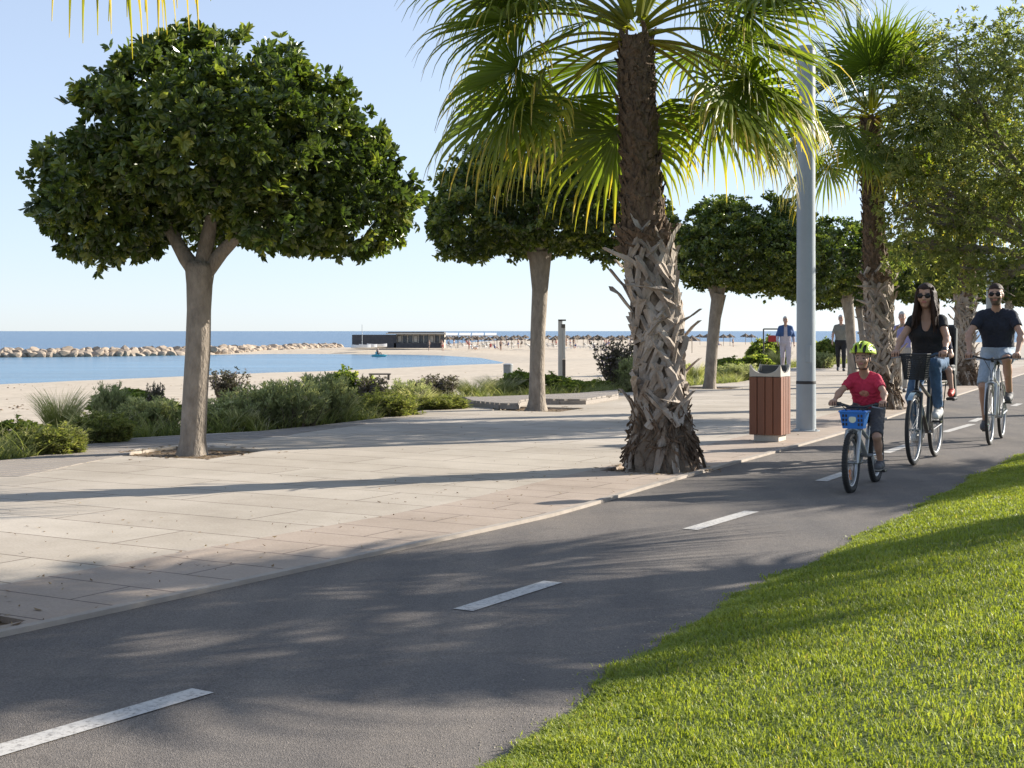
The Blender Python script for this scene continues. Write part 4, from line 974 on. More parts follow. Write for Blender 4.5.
boat(377, 347.6, 252, 3.6, 'white dinghy with a red cover on the sand by the bar', M_red)

# ------------------------------------------------------------------ small far figures
SK = [mat('tanned_skin', (.42, .26, .18), (.36, .22, .15), 4, .6), mat('pale_skin', (.55, .36, .27), (.48, .31, .23), 4, .6)]
def figure_mesh(pose, m_skin, m_suit):
    mb = MB()
    if pose == 'stand':
        mb.tube([(0, -.10, 0), (.0, -.10, .45), (0, -.08, .88)], [.045, .06, .085], 7, 0); mb.tube([(.12, .10, 0), (.05, .10, .45), (0, .08, .88)], [.045, .06, .085], 7, 0)
        mb.tube([(0, 0, .82), (0, 0, 1.0), (0, 0, 1.3), (0, 0, 1.45), (0, 0, 1.52)], [.15, .14, .18, .15, .05], 9, 0, flat=1.0)
        mb.tube([(0, 0, .80), (0, 0, 1.02)], [.165, .155], 9, 1)
        for s in (-1, 1): mb.tube([(0, s * .18, 1.40), (.03, s * .25, 1.12), (.10, s * .24, .88)], [.05, .042, .03], 6, 0)
        mb.tube([(0, 0, 1.50), (0, 0, 1.58), (0, 0, 1.70), (0, 0, 1.76)], [.055, .085, .095, .04], 8, 0)
    else:
        mb.tube([(0, 0, .2), (-.1, 0, .5), (-.12, 0, .72), (-.1, 0, .80)], [.17, .15, .17, .05], 9, 1)
        for s in (-1, 1):
            mb.tube([(0, s * .1, .16), (.42, s * .12, .38), (.62, s * .12, .04)], [.08, .065, .045], 7, 0); mb.tube([(-.1, s * .18, .68), (.1, s * .24, .45), (.35, s * .18, .4)], [.05, .04, .03], 6, 0)
        mb.tube([(-.1, 0, .76), (-.08, 0, .86), (-.06, 0, .98), (-.06, 0, 1.04)], [.055, .085, .095, .04], 8, 0)
    o = mb.build('person', [m_skin, m_suit], None, True); me = o.data; bpy.data.objects.remove(o); return me
SUITS = [mat('dark_cloth', (.03, .03, .04)), mat('blue_cloth', (.04, .10, .28)), mat('white_cloth', (.75, .73, .70)), mat('red_cloth', (.45, .05, .05))]
FIG = {(p, i): figure_mesh(p, SK[i % 2], SUITS[i]) for p in ('stand', 'sit') for i in range(4)}
CN = ('dark', 'blue', 'white', 'red')
def ground_at(px, py, Y): x, y, z = AT(px, py, Y); return (x, y, z)
for px, py, Y, i, lab in ((429, 350.8, 232, 0, 'bather in dark trunks standing at the water edge, left of a pair'), (442.5, 351.2, 236, 3, 'bather in red trunks standing at the water edge, right of a pair')):
    o = link('person', FIG[('stand', i)], None, AT(px, py, Y)); tag(o, lab, 'person'); o.rotation_euler.z = re_.random() * 6
# pedal boat with two riders on the lagoon
x, y, z = AT(379, 356.6, 218); z = WZ + .02
t = thing('pedal_boat', 'small turquoise pedal boat with two riders afloat on the lagoon', 'pedal boat', (x, y, z), R(15)); M_turq = mat('turquoise_plastic', (.05, .35, .42), (.04, .28, .35), 2, .35)
for sgn in (-1, 1):
    mb = MB(); mb.tube([(-1.1, sgn * .5, .1), (-.9, sgn * .5, .12), (.8, sgn * .5, .12), (1.15, sgn * .5, .22)], [.06, .2, .2, .05], 8); mb.build('float', M_turq, t, True)
mb = MB(); mb.box((0, 0, .32), (1.5, 1.2, .08)); mb.box((-.45, 0, .55), (.1, 1.1, .4)); mb.build('deck', M_turq, t)
for sgn, i, c in ((-1, 0, 'left'), (1, 1, 'right')):
    o = link('person', FIG[('sit', i)], None, (x - .12 * 1, y + sgn * .32, z + .24)); o.rotation_euler.z = R(15); tag(o, 'rider in %s clothes sitting on the pedal boat' % CN[i], 'person')
# thatched parasols
M_thatch = mat('dry_thatch', (.20, .155, .11), (.10, .075, .055), 8, .95, stretch=(1, 1, .3)); M_pole = mat('parasol_pole', (.26, .20, .15), (.18, .14, .10), 6, .9)
def parasol():
    t = thing('thatched_parasol', 'x', 'parasol')
    mb = MB(); mb.tube([(0, 0, 0), (0, 0, 2.3)], .05, 7); mb.build('pole', M_pole, t)
    mb = MB(); n = 16; prof = [(.05, 2.62), (.14, 2.5), (.5, 2.30), (1.0, 2.02), (1.22, 1.82)]; vs = []
    for r, z in prof:
        for j in range(n): th = 6.2832 * j / n; q = r * (1 + (.07 * (-1) ** j if r > .9 else 0)); vs.append((q * math.cos(th), q * math.sin(th), z - (.07 * (j % 2) if r > .9 else 0)))
    mb.add(vs, [(i * n + j, i * n + (j + 1) % n, (i + 1) * n + (j + 1) % n, (i + 1) * n + j) for i in range(4) for j in range(n)] + [tuple(range(n))[::-1]])
    mb.build('thatch_roof', M_thatch, t); return t
par = parasol(); first = True
def put_parasol(px, py, Y, lab, grp, s=1.0):
    global first
    o = par if first else dup(par); first = False
    o.location = AT(px, py, Y); o.scale = (s, s, s * re_.uniform(.95, 1.05)); o.rotation_euler.z = re_.random() * 6; o['label'] = lab; o['group'] = grp; return o
G2 = 'parasols in the crowded rows on the far sand'
for k in range(58):
    r = k % 3; px = 448 + (k // 3) * 10.4 + r * 3.4 + re_.normal(0, 1.2); Y = (262, 315, 375)[r] * re_.uniform(.96, 1.04)
    if px > 655: continue
    zg = -1.92; py = 331 + (CAMH - zg) * F / Y
    put_parasol(px, py, Y, 'thatched beach parasol in the crowded rows beyond the bar', G2, .86)
for px, Y, lab in ((683, 190, 'large thatched parasol on the sand seen just right of the nearest palm trunk'), (692, 205, 'thatched parasol behind the large one right of the nearest palm trunk'), (700, 330, 'thatched parasol by the shore just left of the third round tree trunk'),
                   (707, 300, 'thatched parasol mostly behind the third round tree trunk'), (723.5, 300, 'thatched parasol right of the third round tree trunk, left one of a pair'), (730, 305, 'thatched parasol right of the third round tree trunk, right one of a pair'),
                   (745.5, 330, 'thatched parasol by the shore left of the red sign, left one of a pair'), (751.5, 320, 'thatched parasol by the shore left of the red sign, right one of a pair')):
    put_parasol(px, 331 + 3.22 * F / Y, Y, lab, 'parasols by the shore at the right', 1.0)
# sun loungers and bathers among them
M_lng = mat('white_lounger_plastic', (.72, .72, .70), (.60, .60, .58), 2, .5); mb = MB()
mb.box((0, 0, .33), (1.3, .62, .06)); mb.box((-.78, 0, .52), (.6, .62, .05), M=Matrix.Rotation(R(35), 4, 'Y'))
for a in (-.5, .55):
    for b in (-.25, .25): mb.box((a, b, .15), (.06, .06, .30))
lo = mb.build('sun_lounger', M_lng); lme = lo.data; bpy.data.objects.remove(lo)
for k in range(46):
    px = 432 + re_.random() * 215; Y = re_.uniform(232, 330); o = link('sun_lounger', lme, None, AT(px, 331 + 3.21 * F / Y, Y)); o.rotation_euler.z = re_.normal(.6, .5)
    tag(o, 'white sun lounger on the sand below the rows of thatched parasols', 'sun lounger', 'loungers on the far sand')
for k in range(34):
    px = 440 + re_.random() * 205; Y = re_.uniform(225, 340); i = k % 4; ps = 'sit' if k % 5 < 2 else 'stand'
    o = link('person', FIG[(ps, i)], None, AT(px, 331 + 3.21 * F / Y, Y)); o.rotation_euler.z = re_.random() * 6
    tag(o, '%s bather in %s among the crowded far parasols' % ('sitting' if ps == 'sit' else 'standing', CN[i]), 'person', 'bathers on the far sand')
for px, Y, i, lab in ((733, 285, 0, 'dark clothed bather standing by the shore under a pair of parasols'), (719, 300, 1, 'bather in blue sitting by the shore left of the parasol pair')):
    o = link('person', FIG[('stand' if i == 0 else 'sit', i)], None, AT(px, 331 + 3.22 * F / Y, Y)); tag(o, lab, 'person')
# pale weathered post, grey post and dark box on the near sand
M_oldw = mat('weathered_post_wood', (.52, .50, .45), (.36, .35, .31), 9, .9, bump=.5, stretch=(1, 1, .2)); M_dkw = mat('dark_stained_wood', (.11, .10, .08), (.07, .06, .05), 9, .9)
x, y, z = P(562, 392, -.3); s = y / F
t = thing('wooden_post', 'pale weathered square post with a dark lower side, between two round trees', 'post', (x, y, z))
H = 71 * s; mb = MB(); mb.box((-.045, 0, H / 2), (.11, .18, H), bev=.01); mb.build('pale_side', M_oldw, t)
mb = MB(); mb.box((.052, 0, H * .23), (.075, .17, H * .46), bev=.008); mb.build('dark_side', M_dkw, t)
mb = MB(); mb.box((.052, 0, H * .46 + H * .25), (.07, .16, H * .49), bev=.008); mb.build('grey_side', M_oldw, t)
mb = MB(); mb.box((.0, 0, H + .02), (.2, .2, .04)); mb.box((.03, -.098, H * .93), (.10, .012, .10)); mb.build('metal_cap', M_dkw, t)
M_greyp = mat('grey_plastic', (.20, .22, .22), (.15, .165, .165), 6, .6)
x, y, z = P(508, 380.5, -1.0)
t = thing('beach_bin', 'small grey upright bin on the pale sand near the lagoon shore', 'bin', (x, y, z)); h = 17 * y / F; mb = MB(); mb.lathe([(.0, 0), (.20, 0), (.22, h * .9), (.20, h * .92), (.0, h * .92)], 14); mb.build('barrel', M_greyp, t, True); mb = MB(); mb.lathe([(.23, h * .925), (.23, h * .97), (.12, h), (0, h)], 14); mb.build('lid', M_metal, t, True)
x, y, z = P(380, 386, -1.1); t = thing('beach_bench', 'small dark bench on the sand behind the olive green bush', 'bench', (x, y, z + .1)); mb = MB(); mb.box((0, 0, .42), (.95, .35, .06)); mb.build('seat', M_dkw, t)
for sx in (-.38, .38): mb = MB(); mb.box((sx, 0, .14), (.09, .3, .49)); mb.build('leg', M_dkw, t)
# dark framed red sign behind the bushes
x, y, z = AT(771, 362, 50.5); t = thing('red_sign', 'red sign panel hung in a dark metal frame above the tall dark bush', 'sign', (x, y, -.35)); s = y / F
zb, zt = CAMH - (335 - 331) * s + .35, CAMH - (329 - 331) * s + .35
mb = MB()
for px in (763.5, 788): mb.tube([((px - 771) * s, 0, 0), ((px - 771) * s, 0, zt)], .025, 8)
mb.tube([((763.5 - 771) * s, 0, zt), ((788 - 771) * s, 0, zt)], .025, 8); mb.build('frame', M_dkw, t)
mb = MB(); mb.box(((772.5 - 771) * s, 0, zb - .13), (8.5 * s, .03, 6.5 * s)); mb.build('panel', M_red, t)
# ------------------------------------------------------------------ litter bin
M_slat = mat('red_brown_wood', (.22, .078, .036), (.12, .044, .022), 3, .55, bump=.35, bscale=25, stretch=(1, 1, .12))
M_stone = mat('pale_concrete', (.50, .46, .40), (.42, .385, .33), 9, .8, bump=.2)
M_liner = mat('dark_grey_liner', (.07, .07, .072), (.05, .05, .052), 6, .5)
bx, by, _ = P(768.5, 442, 0); by += .18; bx += .05
t = thing('litter_bin', 'square wooden slat litter bin with a scooped pale collar, beside the lamp post', 'litter bin', (bx, by, 0), R(-28))
mb = MB(); mb.box((0, 0, .045), (.30, .30, .09), bev=.006); mb.build('plinth', M_stone, t)
mb = MB(); mb.box((0, 0, .43), (.345, .345, .66)); mb.build('body', M_liner, t)
S2 = .192
for k in range(4):
    mb = MB(); Mr = Matrix.Rotation(R(90 * k), 4, 'Z')
    for j in range(4):
        w_ = .0925; c = Mr @ Vector((-S2 + .002 + w_ / 2 + j * .0962, -S2 + .010, .42)); mb.box(c, (w_ - .004, .022, .68), M=Mr, bev=.004)
    mb.build('slat_panel', M_slat, t)
for k in range(4):
    Mr = Matrix.Rotation(R(90 * k), 4, 'Z').to_3x3(); n = 15; vs = []; dip = .105 if k in (0, 2) else .10
    if k == 2: dip = .012
    for yy in (-S2 + .003, -S2 + .022):
        for i in range(n):
            u = -1 + 2 * i / (n - 1); top = .905 - dip * max(0, 1 - (u / .93) ** 2) ** .5 if abs(u) < .93 else .905
            x = u * (S2 - (.003 if yy == -S2 + .003 else .0222)); vs += [(x, yy, .766), (x, yy, top)]
    o_ = 2 * n
    fs = [(2 * i, 2 * i + 2, 2 * i + 3, 2 * i + 1) for i in range(n - 1)] + [(o_ + 2 * i, o_ + 2 * i + 1, o_ + 2 * i + 3, o_ + 2 * i + 2) for i in range(n - 1)] + [(2 * i + 1, 2 * i + 3, o_ + 2 * i + 3, o_ + 2 * i + 1) for i in range(n - 1)] + [(2 * i, o_ + 2 * i, o_ + 2 * i + 2, 2 * i + 2) for i in range(n - 1)]
    mb = MB(); mb.add([Mr @ Vector(v) for v in vs], fs); mb.build('collar', M_stone, t)
mb = MB()
for k in range(4):
    Mr = Matrix.Rotation(R(90 * k), 4, 'Z'); mb.box(Mr @ Vector((0, -.150, .80 if k != 2 else .835)), (.29, .006, .05 if k != 2 else .11), M=Mr)  # taller back sheet puts the shade inside the collar into dark colour
mb.box((0, 0, .79), (.29, .29, .01)); mb.build('liner_and_shade', M_liner, t)
# ------------------------------------------------------------------ lamp posts
M_post = mat('grey_painted_steel', (.33, .365, .385), (.29, .325, .345), 2.5, .42, bump=.06, spec=.5)
M_ring = mat('dark_rubber_ring', (.03, .03, .032))
x, y, _ = P(808, 431.5, 0)
lp = thing('lamp_post', 'tall grey cylindrical lamp post standing beside the wooden litter bin', 'lamp post', (x, y + .12, 0))
mb = MB(); mb.lathe([(0, 0), (.175, 0), (.175, .012), (.135, .016), (.132, .03)], 32); mb.build('base_plate', M_post, lp, True)
mb = MB(); mb.lathe([(.128, .018), (.1265, .62), (.1265, .625)], 40); mb.lathe([(.1235, .645), (.1235, .65), (.120, 2.4), (.119, 4.95), (0, 4.95)], 40); mb.build('pole', M_post, lp, True)
mb = MB(); mb.lathe([(.1275, .612), (.1285, .616), (.1285, .648), (.1245, .652)], 40); mb.build('collar_ring', M_ring, lp, True)
mb = MB(); mb.lathe([(.1195, 4.952), (.124, 4.953), (.124, 4.995), (.115, 5.005), (0, 5.005)], 40); mb.build('top_cap', M_post, lp, True)
mb = MB()
for k in range(4): mb.lathe([(0, .013), (.012, .013), (.012, .03), (0, .032)], 8, (.153 * math.cos(.78 + 1.571 * k), .153 * math.sin(.78 + 1.571 * k), 0)); 
mb.build('anchor_bolts', M_metal, lp, True)
mb = MB(); mb.box((.0, -.1235, 1.0), (.075, .008, .22), bev=.003); mb.build('service_door', M_post, lp)
dup(lp, ((991 - 512) / F * 36, 36, 0), 1.0, None, 'second grey lamp post, farther along the path behind the man on the bicycle')

# ------------------------------------------------------------------ bicycles
M_tyre = mat('tyre_rubber', (.035, .034, .033), (.025, .024, .024), 30, .8, bump=.3)
M_alu = mat('brushed_alloy', (.36, .37, .38), (.28, .29, .30), 8, .38, metal=.8)
M_black = mat('black_paint', (.02, .02, .022), (.015, .015, .016), 3, .35, coat=.3)
M_silver = mat('silver_paint', (.45, .47, .49), (.40, .42, .44), 3, .3, metal=.4)
M_lbpaint = mat('pale_blue_paint', (.30, .42, .52), (.26, .37, .46), 3, .35)
M_grip = mat('rubber_grip', (.03, .03, .03), (.02, .02, .02), 30, .8)
M_basket = mat('blue_plastic', (.03, .20, .62), (.025, .165, .53), 3, .4)
M_orange = mat('orange_reflector', (.75, .22, .02), (.65, .18, .015), 6, .3)
M_emb = mat('pale_emblem', (.75, .72, .45), (.55, .62, .60), 40, .5)
M_seat = mat('black_vinyl', (.025, .025, .026), (.02, .02, .02), 12, .5)
def bicycle(label, front, rear, Rw, saddle, bar, bbz, barw, crank, mf, fork_m, tyre=.02, up='left', knob=False, bar_rise=.03):
    fr, re = np.array(front), np.array(rear); mid = (fr + re) / 2; d = fr - re; wb = float(np.linalg.norm(d)); rz = math.atan2(d[1], d[0])
    t = thing('bicycle', label, 'bicycle', (mid[0], mid[1], -.012), rz)
    rh, fh = (-wb / 2, 0, Rw), (wb / 2, 0, Rw); bb = (-wb * .09, 0, bbz); hd0 = (wb / 2 - .055 - Rw * .18, 0, Rw * 2 + .05); hd1 = (bar[0] - .02, 0, bar[1] - .07)
    st = (saddle[0] + .03, 0, saddle[1] - .10)
    mb = MB(); r = .017 if wb < 1 else .019
    mb.tube([bb, st], r, 10); mb.tube([hd0, hd1], r * 1.15, 10); hm = tuple((np.array(hd0) * .7 + np.array(hd1) * .3)); mb.tube([bb, hd0], r * 1.2, 10); mb.tube([tuple(np.array(bb) * .35 + np.array(st) * .65), hm], r, 10)
    for s in (-1, 1): mb.tube([(bb[0], s * .03, bb[2]), (rh[0], s * .055, rh[2])], r * .55, 8); mb.tube([(st[0], s * .02, st[2] - .03), (rh[0], s * .055, rh[2])], r * .5, 8)
    mb.build('frame', mf, t, True)
    mb = MB(); cr = (hd0[0] + .01, 0, hd0[2] - .02)
    for s in (-1, 1): mb.tube([(cr[0], 0, cr[2]), (cr[0], s * .05, cr[2] - .02), (fh[0] - .012, s * .055, Rw + .09), (fh[0], s * .055, Rw)], [.02, .019, .015, .011], 8)
    mb.build('fork', fork_m, t, True)
    for hub, nm in ((fh, 'front'), (rh, 'rear')):
        mb = MB(); mb.torus((0, 0, 0), Rw - tyre, tyre, 52, 10)
        if knob:
            for k in range(60):
                a = 6.2832 * k / 60
                for s in (-.45, .45): mb.box(((Rw - .001) * math.cos(a + s * .05), s * tyre * 1.1, (Rw - .001) * math.sin(a + s * .05)), (.010, tyre * .7, .008), M=Matrix.Rotation(-a + R(90), 4, 'Y'))
        w_ = mb.build('wheel', M_tyre, t, True, loc=hub)
        mb = MB(); rr = Rw - 2 * tyre; mb.torus((0, 0, 0), rr - .004, .011, 52, 8, sx=1.1); mb.build('rim', M_alu, w_, True)
        mb = MB()
        for k in range(24):
            a = 6.2832 * k / 24; b = a + (.5 if k % 2 else -.5); s = .022 * (1 if k % 4 < 2 else -1); mb.tube([(.018 * math.cos(b), s, .018 * math.sin(b)), ((rr - .006) * math.cos(a), 0, (rr - .006) * math.sin(a))], .0016, 4, cap=False)
        mb.build('spokes', M_alu, w_)
        mb = MB(); mb.lathe([(0, -.05), (.012, -.05), (.012, -.028), (.024, -.026), (.024, -.022), (.014, -.02), (.014, .02), (.024, .022), (.024, .026), (.012, .028), (.012, .05), (0, .05)], 14, axis='Y'); mb.build('hub', M_alu, w_, True)
        if knob and nm == 'front':
            mb = MB(); mb.box((-.02, -.012, Rw * -.42), (.05, .012, .085), bev=.004); mb.box((.06, -.012, Rw * .45), (.04, .012, .05), bev=.004); mb.build('reflector', M_orange, w_)
    mb = MB(); bz_ = bar[1]; mb.tube([(bar[0] - .02, 0, bz_ - .09), (bar[0] - .015, 0, bz_ - .02)], .018, 10); mb.tube([(bar[0] - .015, 0, bz_ - .022), (bar[0] + .03, 0, bz_ - bar_rise)], .018, 8)
    pts = [(bar[0] - .02, -barw / 2, bz_), (bar[0], -barw / 3.4, bz_), (bar[0] + .03, -.06, bz_ - bar_rise), (bar[0] + .03, .06, bz_ - bar_rise), (bar[0], barw / 3.4, bz_), (bar[0] - .02, barw / 2, bz_)]
    mb.tube(pts, .012, 10); hb = mb.build('handlebar', M_black, t, True)
    for s in (-1, 1):
        mb = MB(); mb.tube([(bar[0] - .021, s * (barw / 2 + .003), bz_), (bar[0] - .006, s * (barw / 2 - .10), bz_)], .0165, 10); mb.build('grip', M_grip, hb, True)
        mb = MB(); mb.tube([(bar[0] + .01, s * (barw / 2 - .12), bz_ - .008), (bar[0] + .05, s * (barw / 2 - .11), bz_ - .015), (bar[0] + .055, s * (barw / 2 - .02), bz_ - .03)], .006, 6); mb.build('brake_lever', M_alu, hb, True)
    mb = MB()
    for s in (-1, 1): mb.tube([(bar[0] + .05, s * .12, bz_ - .01), (bar[0] + .11, s * .07, bz_ - .04), (bar[0] + .07, s * .01, bz_ - .16), (cr[0], s * .01, cr[2] + .05)], .004, 5)
    mb.build('brake_cable', M_black, t, True)
    mb = MB(); sx, sz = saddle; n = 12; rows = []
    for x, wv, h in ((-.13, .0, .0), (-.125, .055, .012), (-.08, .075, .02), (-.02, .06, .01), (.05, .03, .0), (.12, .022, .0), (.14, .0, -.005)):
        rows.append([(sx + x, wv * math.cos(a), sz + h + .028 * math.sin(a) - .02) for a in [2 * math.pi * j / n for j in range(n)]])
    k = len(rows); mb.add([p for q in rows for p in q], [(i * n + j, i * n + (j + 1) % n, (i + 1) * n + (j + 1) % n, (i + 1) * n + j) for i in range(k - 1) for j in range(n)]); mb.build('saddle', M_seat, t, True)
    mb = MB(); mb.tube([st, (saddle[0], 0, sz - .04)], .0135, 10); mb.build('seat_post', M_alu, t, True)
    a0 = {'left': R(90), 'fwd': R(42), 'right': R(-90)}[up]     # angle of the left crank
    mb = MB(); mb.torus((bb[0], -.045, bb[2]), .07 if wb < 1 else .085, .005, 30, 6); mb.lathe([(0, -.052), (.06, -.05), (.06, -.045), (0, -.044)], 20, (bb[0], 0, bb[2]), axis='Y')
    ends = []
    for s, a in ((1, a0), (-1, a0 + math.pi)):
        e = (bb[0] + crank * math.cos(a), s * .075, bb[2] + crank * math.sin(a)); mb.tube([(bb[0], s * .055, bb[2]), e], [.014, .010], 8); ends.append((e, s))
    mb.tube([(bb[0], -.06, bb[2]), (bb[0], .06, bb[2])], .016, 10); mb.build('crankset', M_alu, t, True)
    mb = MB()
    for sg in (1, -1): mb.tube([(bb[0], -.045, bb[2] + sg * .075), (rh[0], -.045, rh[2] + sg * .032)], .004, 4)
    mb.build('chain', M_black, t)
    for e, s in ends:
        mb = MB(); mb.box((e[0], s * .125, e[2]), (.085, .085, .02), bev=.004); mb.build('pedal', M_black, t)
    if wb > 1 or True:
        mb = MB(); mb.box((hd0[0] + .075, 0, bar[1] - .14 if wb > 1 else bar[1] - .10), (.04, .05, .04), bev=.008)
    return t, dict(mid=mid, rz=rz, wb=wb, bb=bb, fh=fh, rh=rh, hd0=hd0)
KID_F, KID_R = P(851, 491)[:2], (3.17, 12.20)
kid_bike, KB = bicycle('small child bicycle with a blue front basket and knobbly tyres, nearest the camera', KID_F, KID_R, .242, (-.20, .575), (.225, .705), .26, .48, .125, M_silver, M_silver, .024, 'right', True, .02)
WOM_F, WOM_R = P(914, 464)[:2], P(935.5, 455.5)[:2]
wom_bike, WB = bicycle('dark city bicycle with a black wire basket and a child seat, ridden by the woman', WOM_F, WOM_R, .345, (-.26, .935), (.30, 1.07), .29, .56, .17, M_black, M_black, .021, 'fwd')
MAN_F, MAN_R = P(990, 444)[:2], (5.99, 17.12)
man_bike, MBK = bicycle('silver bicycle with black handlebars at the right edge, ridden by the man', MAN_F, MAN_R, .345, (-.26, .96), (.36, 1.01), .29, .62, .17, M_silver, M_silver, .020, 'left')
# child's blue basket with a pale emblem
def tapered(mb, c, top, bot, z0, z1, th=.004):
    for sgn, (a, b) in ((1, (0, 1)), (-1, (0, 1)), (1, (1, 0)), (-1, (1, 0))):
        pass
    P4 = lambda w_, z: [(c[0] - w_[0] / 2, c[1] - w_[1] / 2, z), (c[0] + w_[0] / 2, c[1] - w_[1] / 2, z), (c[0] + w_[0] / 2, c[1] + w_[1] / 2, z), (c[0] - w_[0] / 2, c[1] + w_[1] / 2, z)]
    o1, o0 = P4(top, z1), P4(bot, z0); i1, i0 = P4((top[0] - 2 * th, top[1] - 2 * th), z1), P4((bot[0] - 2 * th, bot[1] - 2 * th), z0 + th)
    mb.add(o0 + o1 + i0 + i1, [(i, (i + 1) % 4, 4 + (i + 1) % 4, 4 + i) for i in range(4)] + [(8 + i, 12 + i, 12 + (i + 1) % 4, 8 + (i + 1) % 4) for i in range(4)] + [(4 + i, 4 + (i + 1) % 4, 12 + (i + 1) % 4, 12 + i) for i in range(4)] + [(3, 2, 1, 0), (8, 9, 10, 11)])
mb = MB(); tapered(mb, (.345, 0), (.15, .215), (.115, .165), .515, .655)
for k in range(10): mb.box((.345, -.10 + .0222 * k, .657), (.158, .006, .010)) if k in (0, 9) else None
bk = mb.build('basket', M_basket, kid_bike)
mb = MB(); mb.box((.345 + .076, 0, .652), (.012, .226, .014), bev=.003); mb.box((.345 - .076, 0, .652), (.012, .226, .014), bev=.003)
for s in (-1, 1): mb.box((.345, s * .108, .652), (.139, .012, .0135), bev=.003)
mb.build('basket_rim', M_basket, bk)
mb = MB()
for y in (-.075, -.05, .05, .075):
    for z in (.55, .585, .62): mb.box((.345 + .0600 + (z - .515) * .125, y, z), (.003, .014, .022), M=Matrix.Rotation(R(7), 4, 'Y'))
mb.build('basket_slots', M_black, bk)
mb = MB(); mb.lathe([(0, .0), (.030, .0), (.030, .004), (0, .005)], 20, (.4105, 0, .592), axis='X'); mb.box((.4135, 0, .632), (.004, .034, .016)); mb.build('emblem', M_emb, bk)
# woman's wire basket: a mesh of dark wire
M_wire = mat('black_wire', (.035, .035, .036), (.025, .025, .026), 5, .5)
mb = MB(); cx0, zb0, zt0 = .445, .84, 1.085; tw, bw_ = (.19, .25), (.15, .19)
def rr_(q): return (bw_[0] + (tw[0] - bw_[0]) * q, bw_[1] + (tw[1] - bw_[1]) * q, zb0 + (zt0 - zb0) * q)
for i in range(12):
    w0, w1, z = rr_(i / 11); pts = [(cx0 - w0 / 2, -w1 / 2, z), (cx0 + w0 / 2, -w1 / 2, z), (cx0 + w0 / 2, w1 / 2, z), (cx0 - w0 / 2, w1 / 2, z), (cx0 - w0 / 2, -w1 / 2, z)]
    for a, b in zip(pts[:-1], pts[1:]): mb.tube([a, b], .0065 if i in (0, 11) else .0034, 5)
for j in range(17):
    u = -.5 + j / 16
    a0_, b0_, z0_ = rr_(0); a1_, b1_, z1_ = rr_(1)
    for s in (-.5, .5):
        mb.tube([(cx0 + s * a0_, u * b0_, z0_), (cx0 + s * a1_, u * b1_, z1_)], .0034, 5)
        mb.tube([(cx0 + u * a0_, s * b0_, z0_), (cx0 + u * a1_, s * b1_, z1_)], .0034, 5)
    mb.tube([(cx0 - .5 * a0_, u * b0_, z0_), (cx0 + .5 * a0_, u * b0_, z0_)], .0024, 5)
mb.build('basket', M_wire, wom_bike)
mb = MB(); mb.box((cx0 + .0, 0, .90), (.15, .19, .13), bev=.03); bag = None
mb.build('bag', M_seat, wom_bike) if False else None
# mudguard, rack and child seat
mb = MB(); n = 16; vs = []
for i in range(n):
    a = R(55 + 105 * i / (n - 1)); 
    for y in (-.026, .026): vs.append((WB['fh'][0] + .365 * math.cos(a), y, .345 + .365 * math.sin(a)))
mb.add(vs, [(2 * i, 2 * i + 1, 2 * i + 3, 2 * i + 2) for i in range(n - 1)]); mb.build('mudguard', M_lbpaint, wom_bike, True)
mb = MB()
for s in (-1, 1): mb.tube([(-.22, s * .04, .80), (-.30, s * .07, .775), (-.85, s * .07, .775)], .007, 6); mb.tube([(WB['rh'][0], s * .06, .345), (-.72, s * .07, .775)], .006, 6)
mb.build('rack', M_black, wom_bike, True)
mb = MB(); mb.box((-.60, 0, .835), (.30, .30, .07), bev=.02); mb.box((-.765, 0, 1.10), (.045, .33, .56), M=Matrix.Rotation(R(-7), 4, 'Y'), bev=.02)
for s in (-1, 1):
    mb.box((-.72, s * .165, 1.10), (.12, .028, .50), M=Matrix.Rotation(R(-7), 4, 'Y'), bev=.012); mb.box((-.50, s * .185, .76), (.10, .05, .34), M=Matrix.Rotation(R(14), 4, 'Y'), bev=.015); mb.box((-.42, s * .185, .615), (.19, .09, .03), bev=.01); mb.box((-.60, s * .165, .90), (.26, .03, .12), bev=.012)
mb.build('child_seat', M_seat, wom_bike)
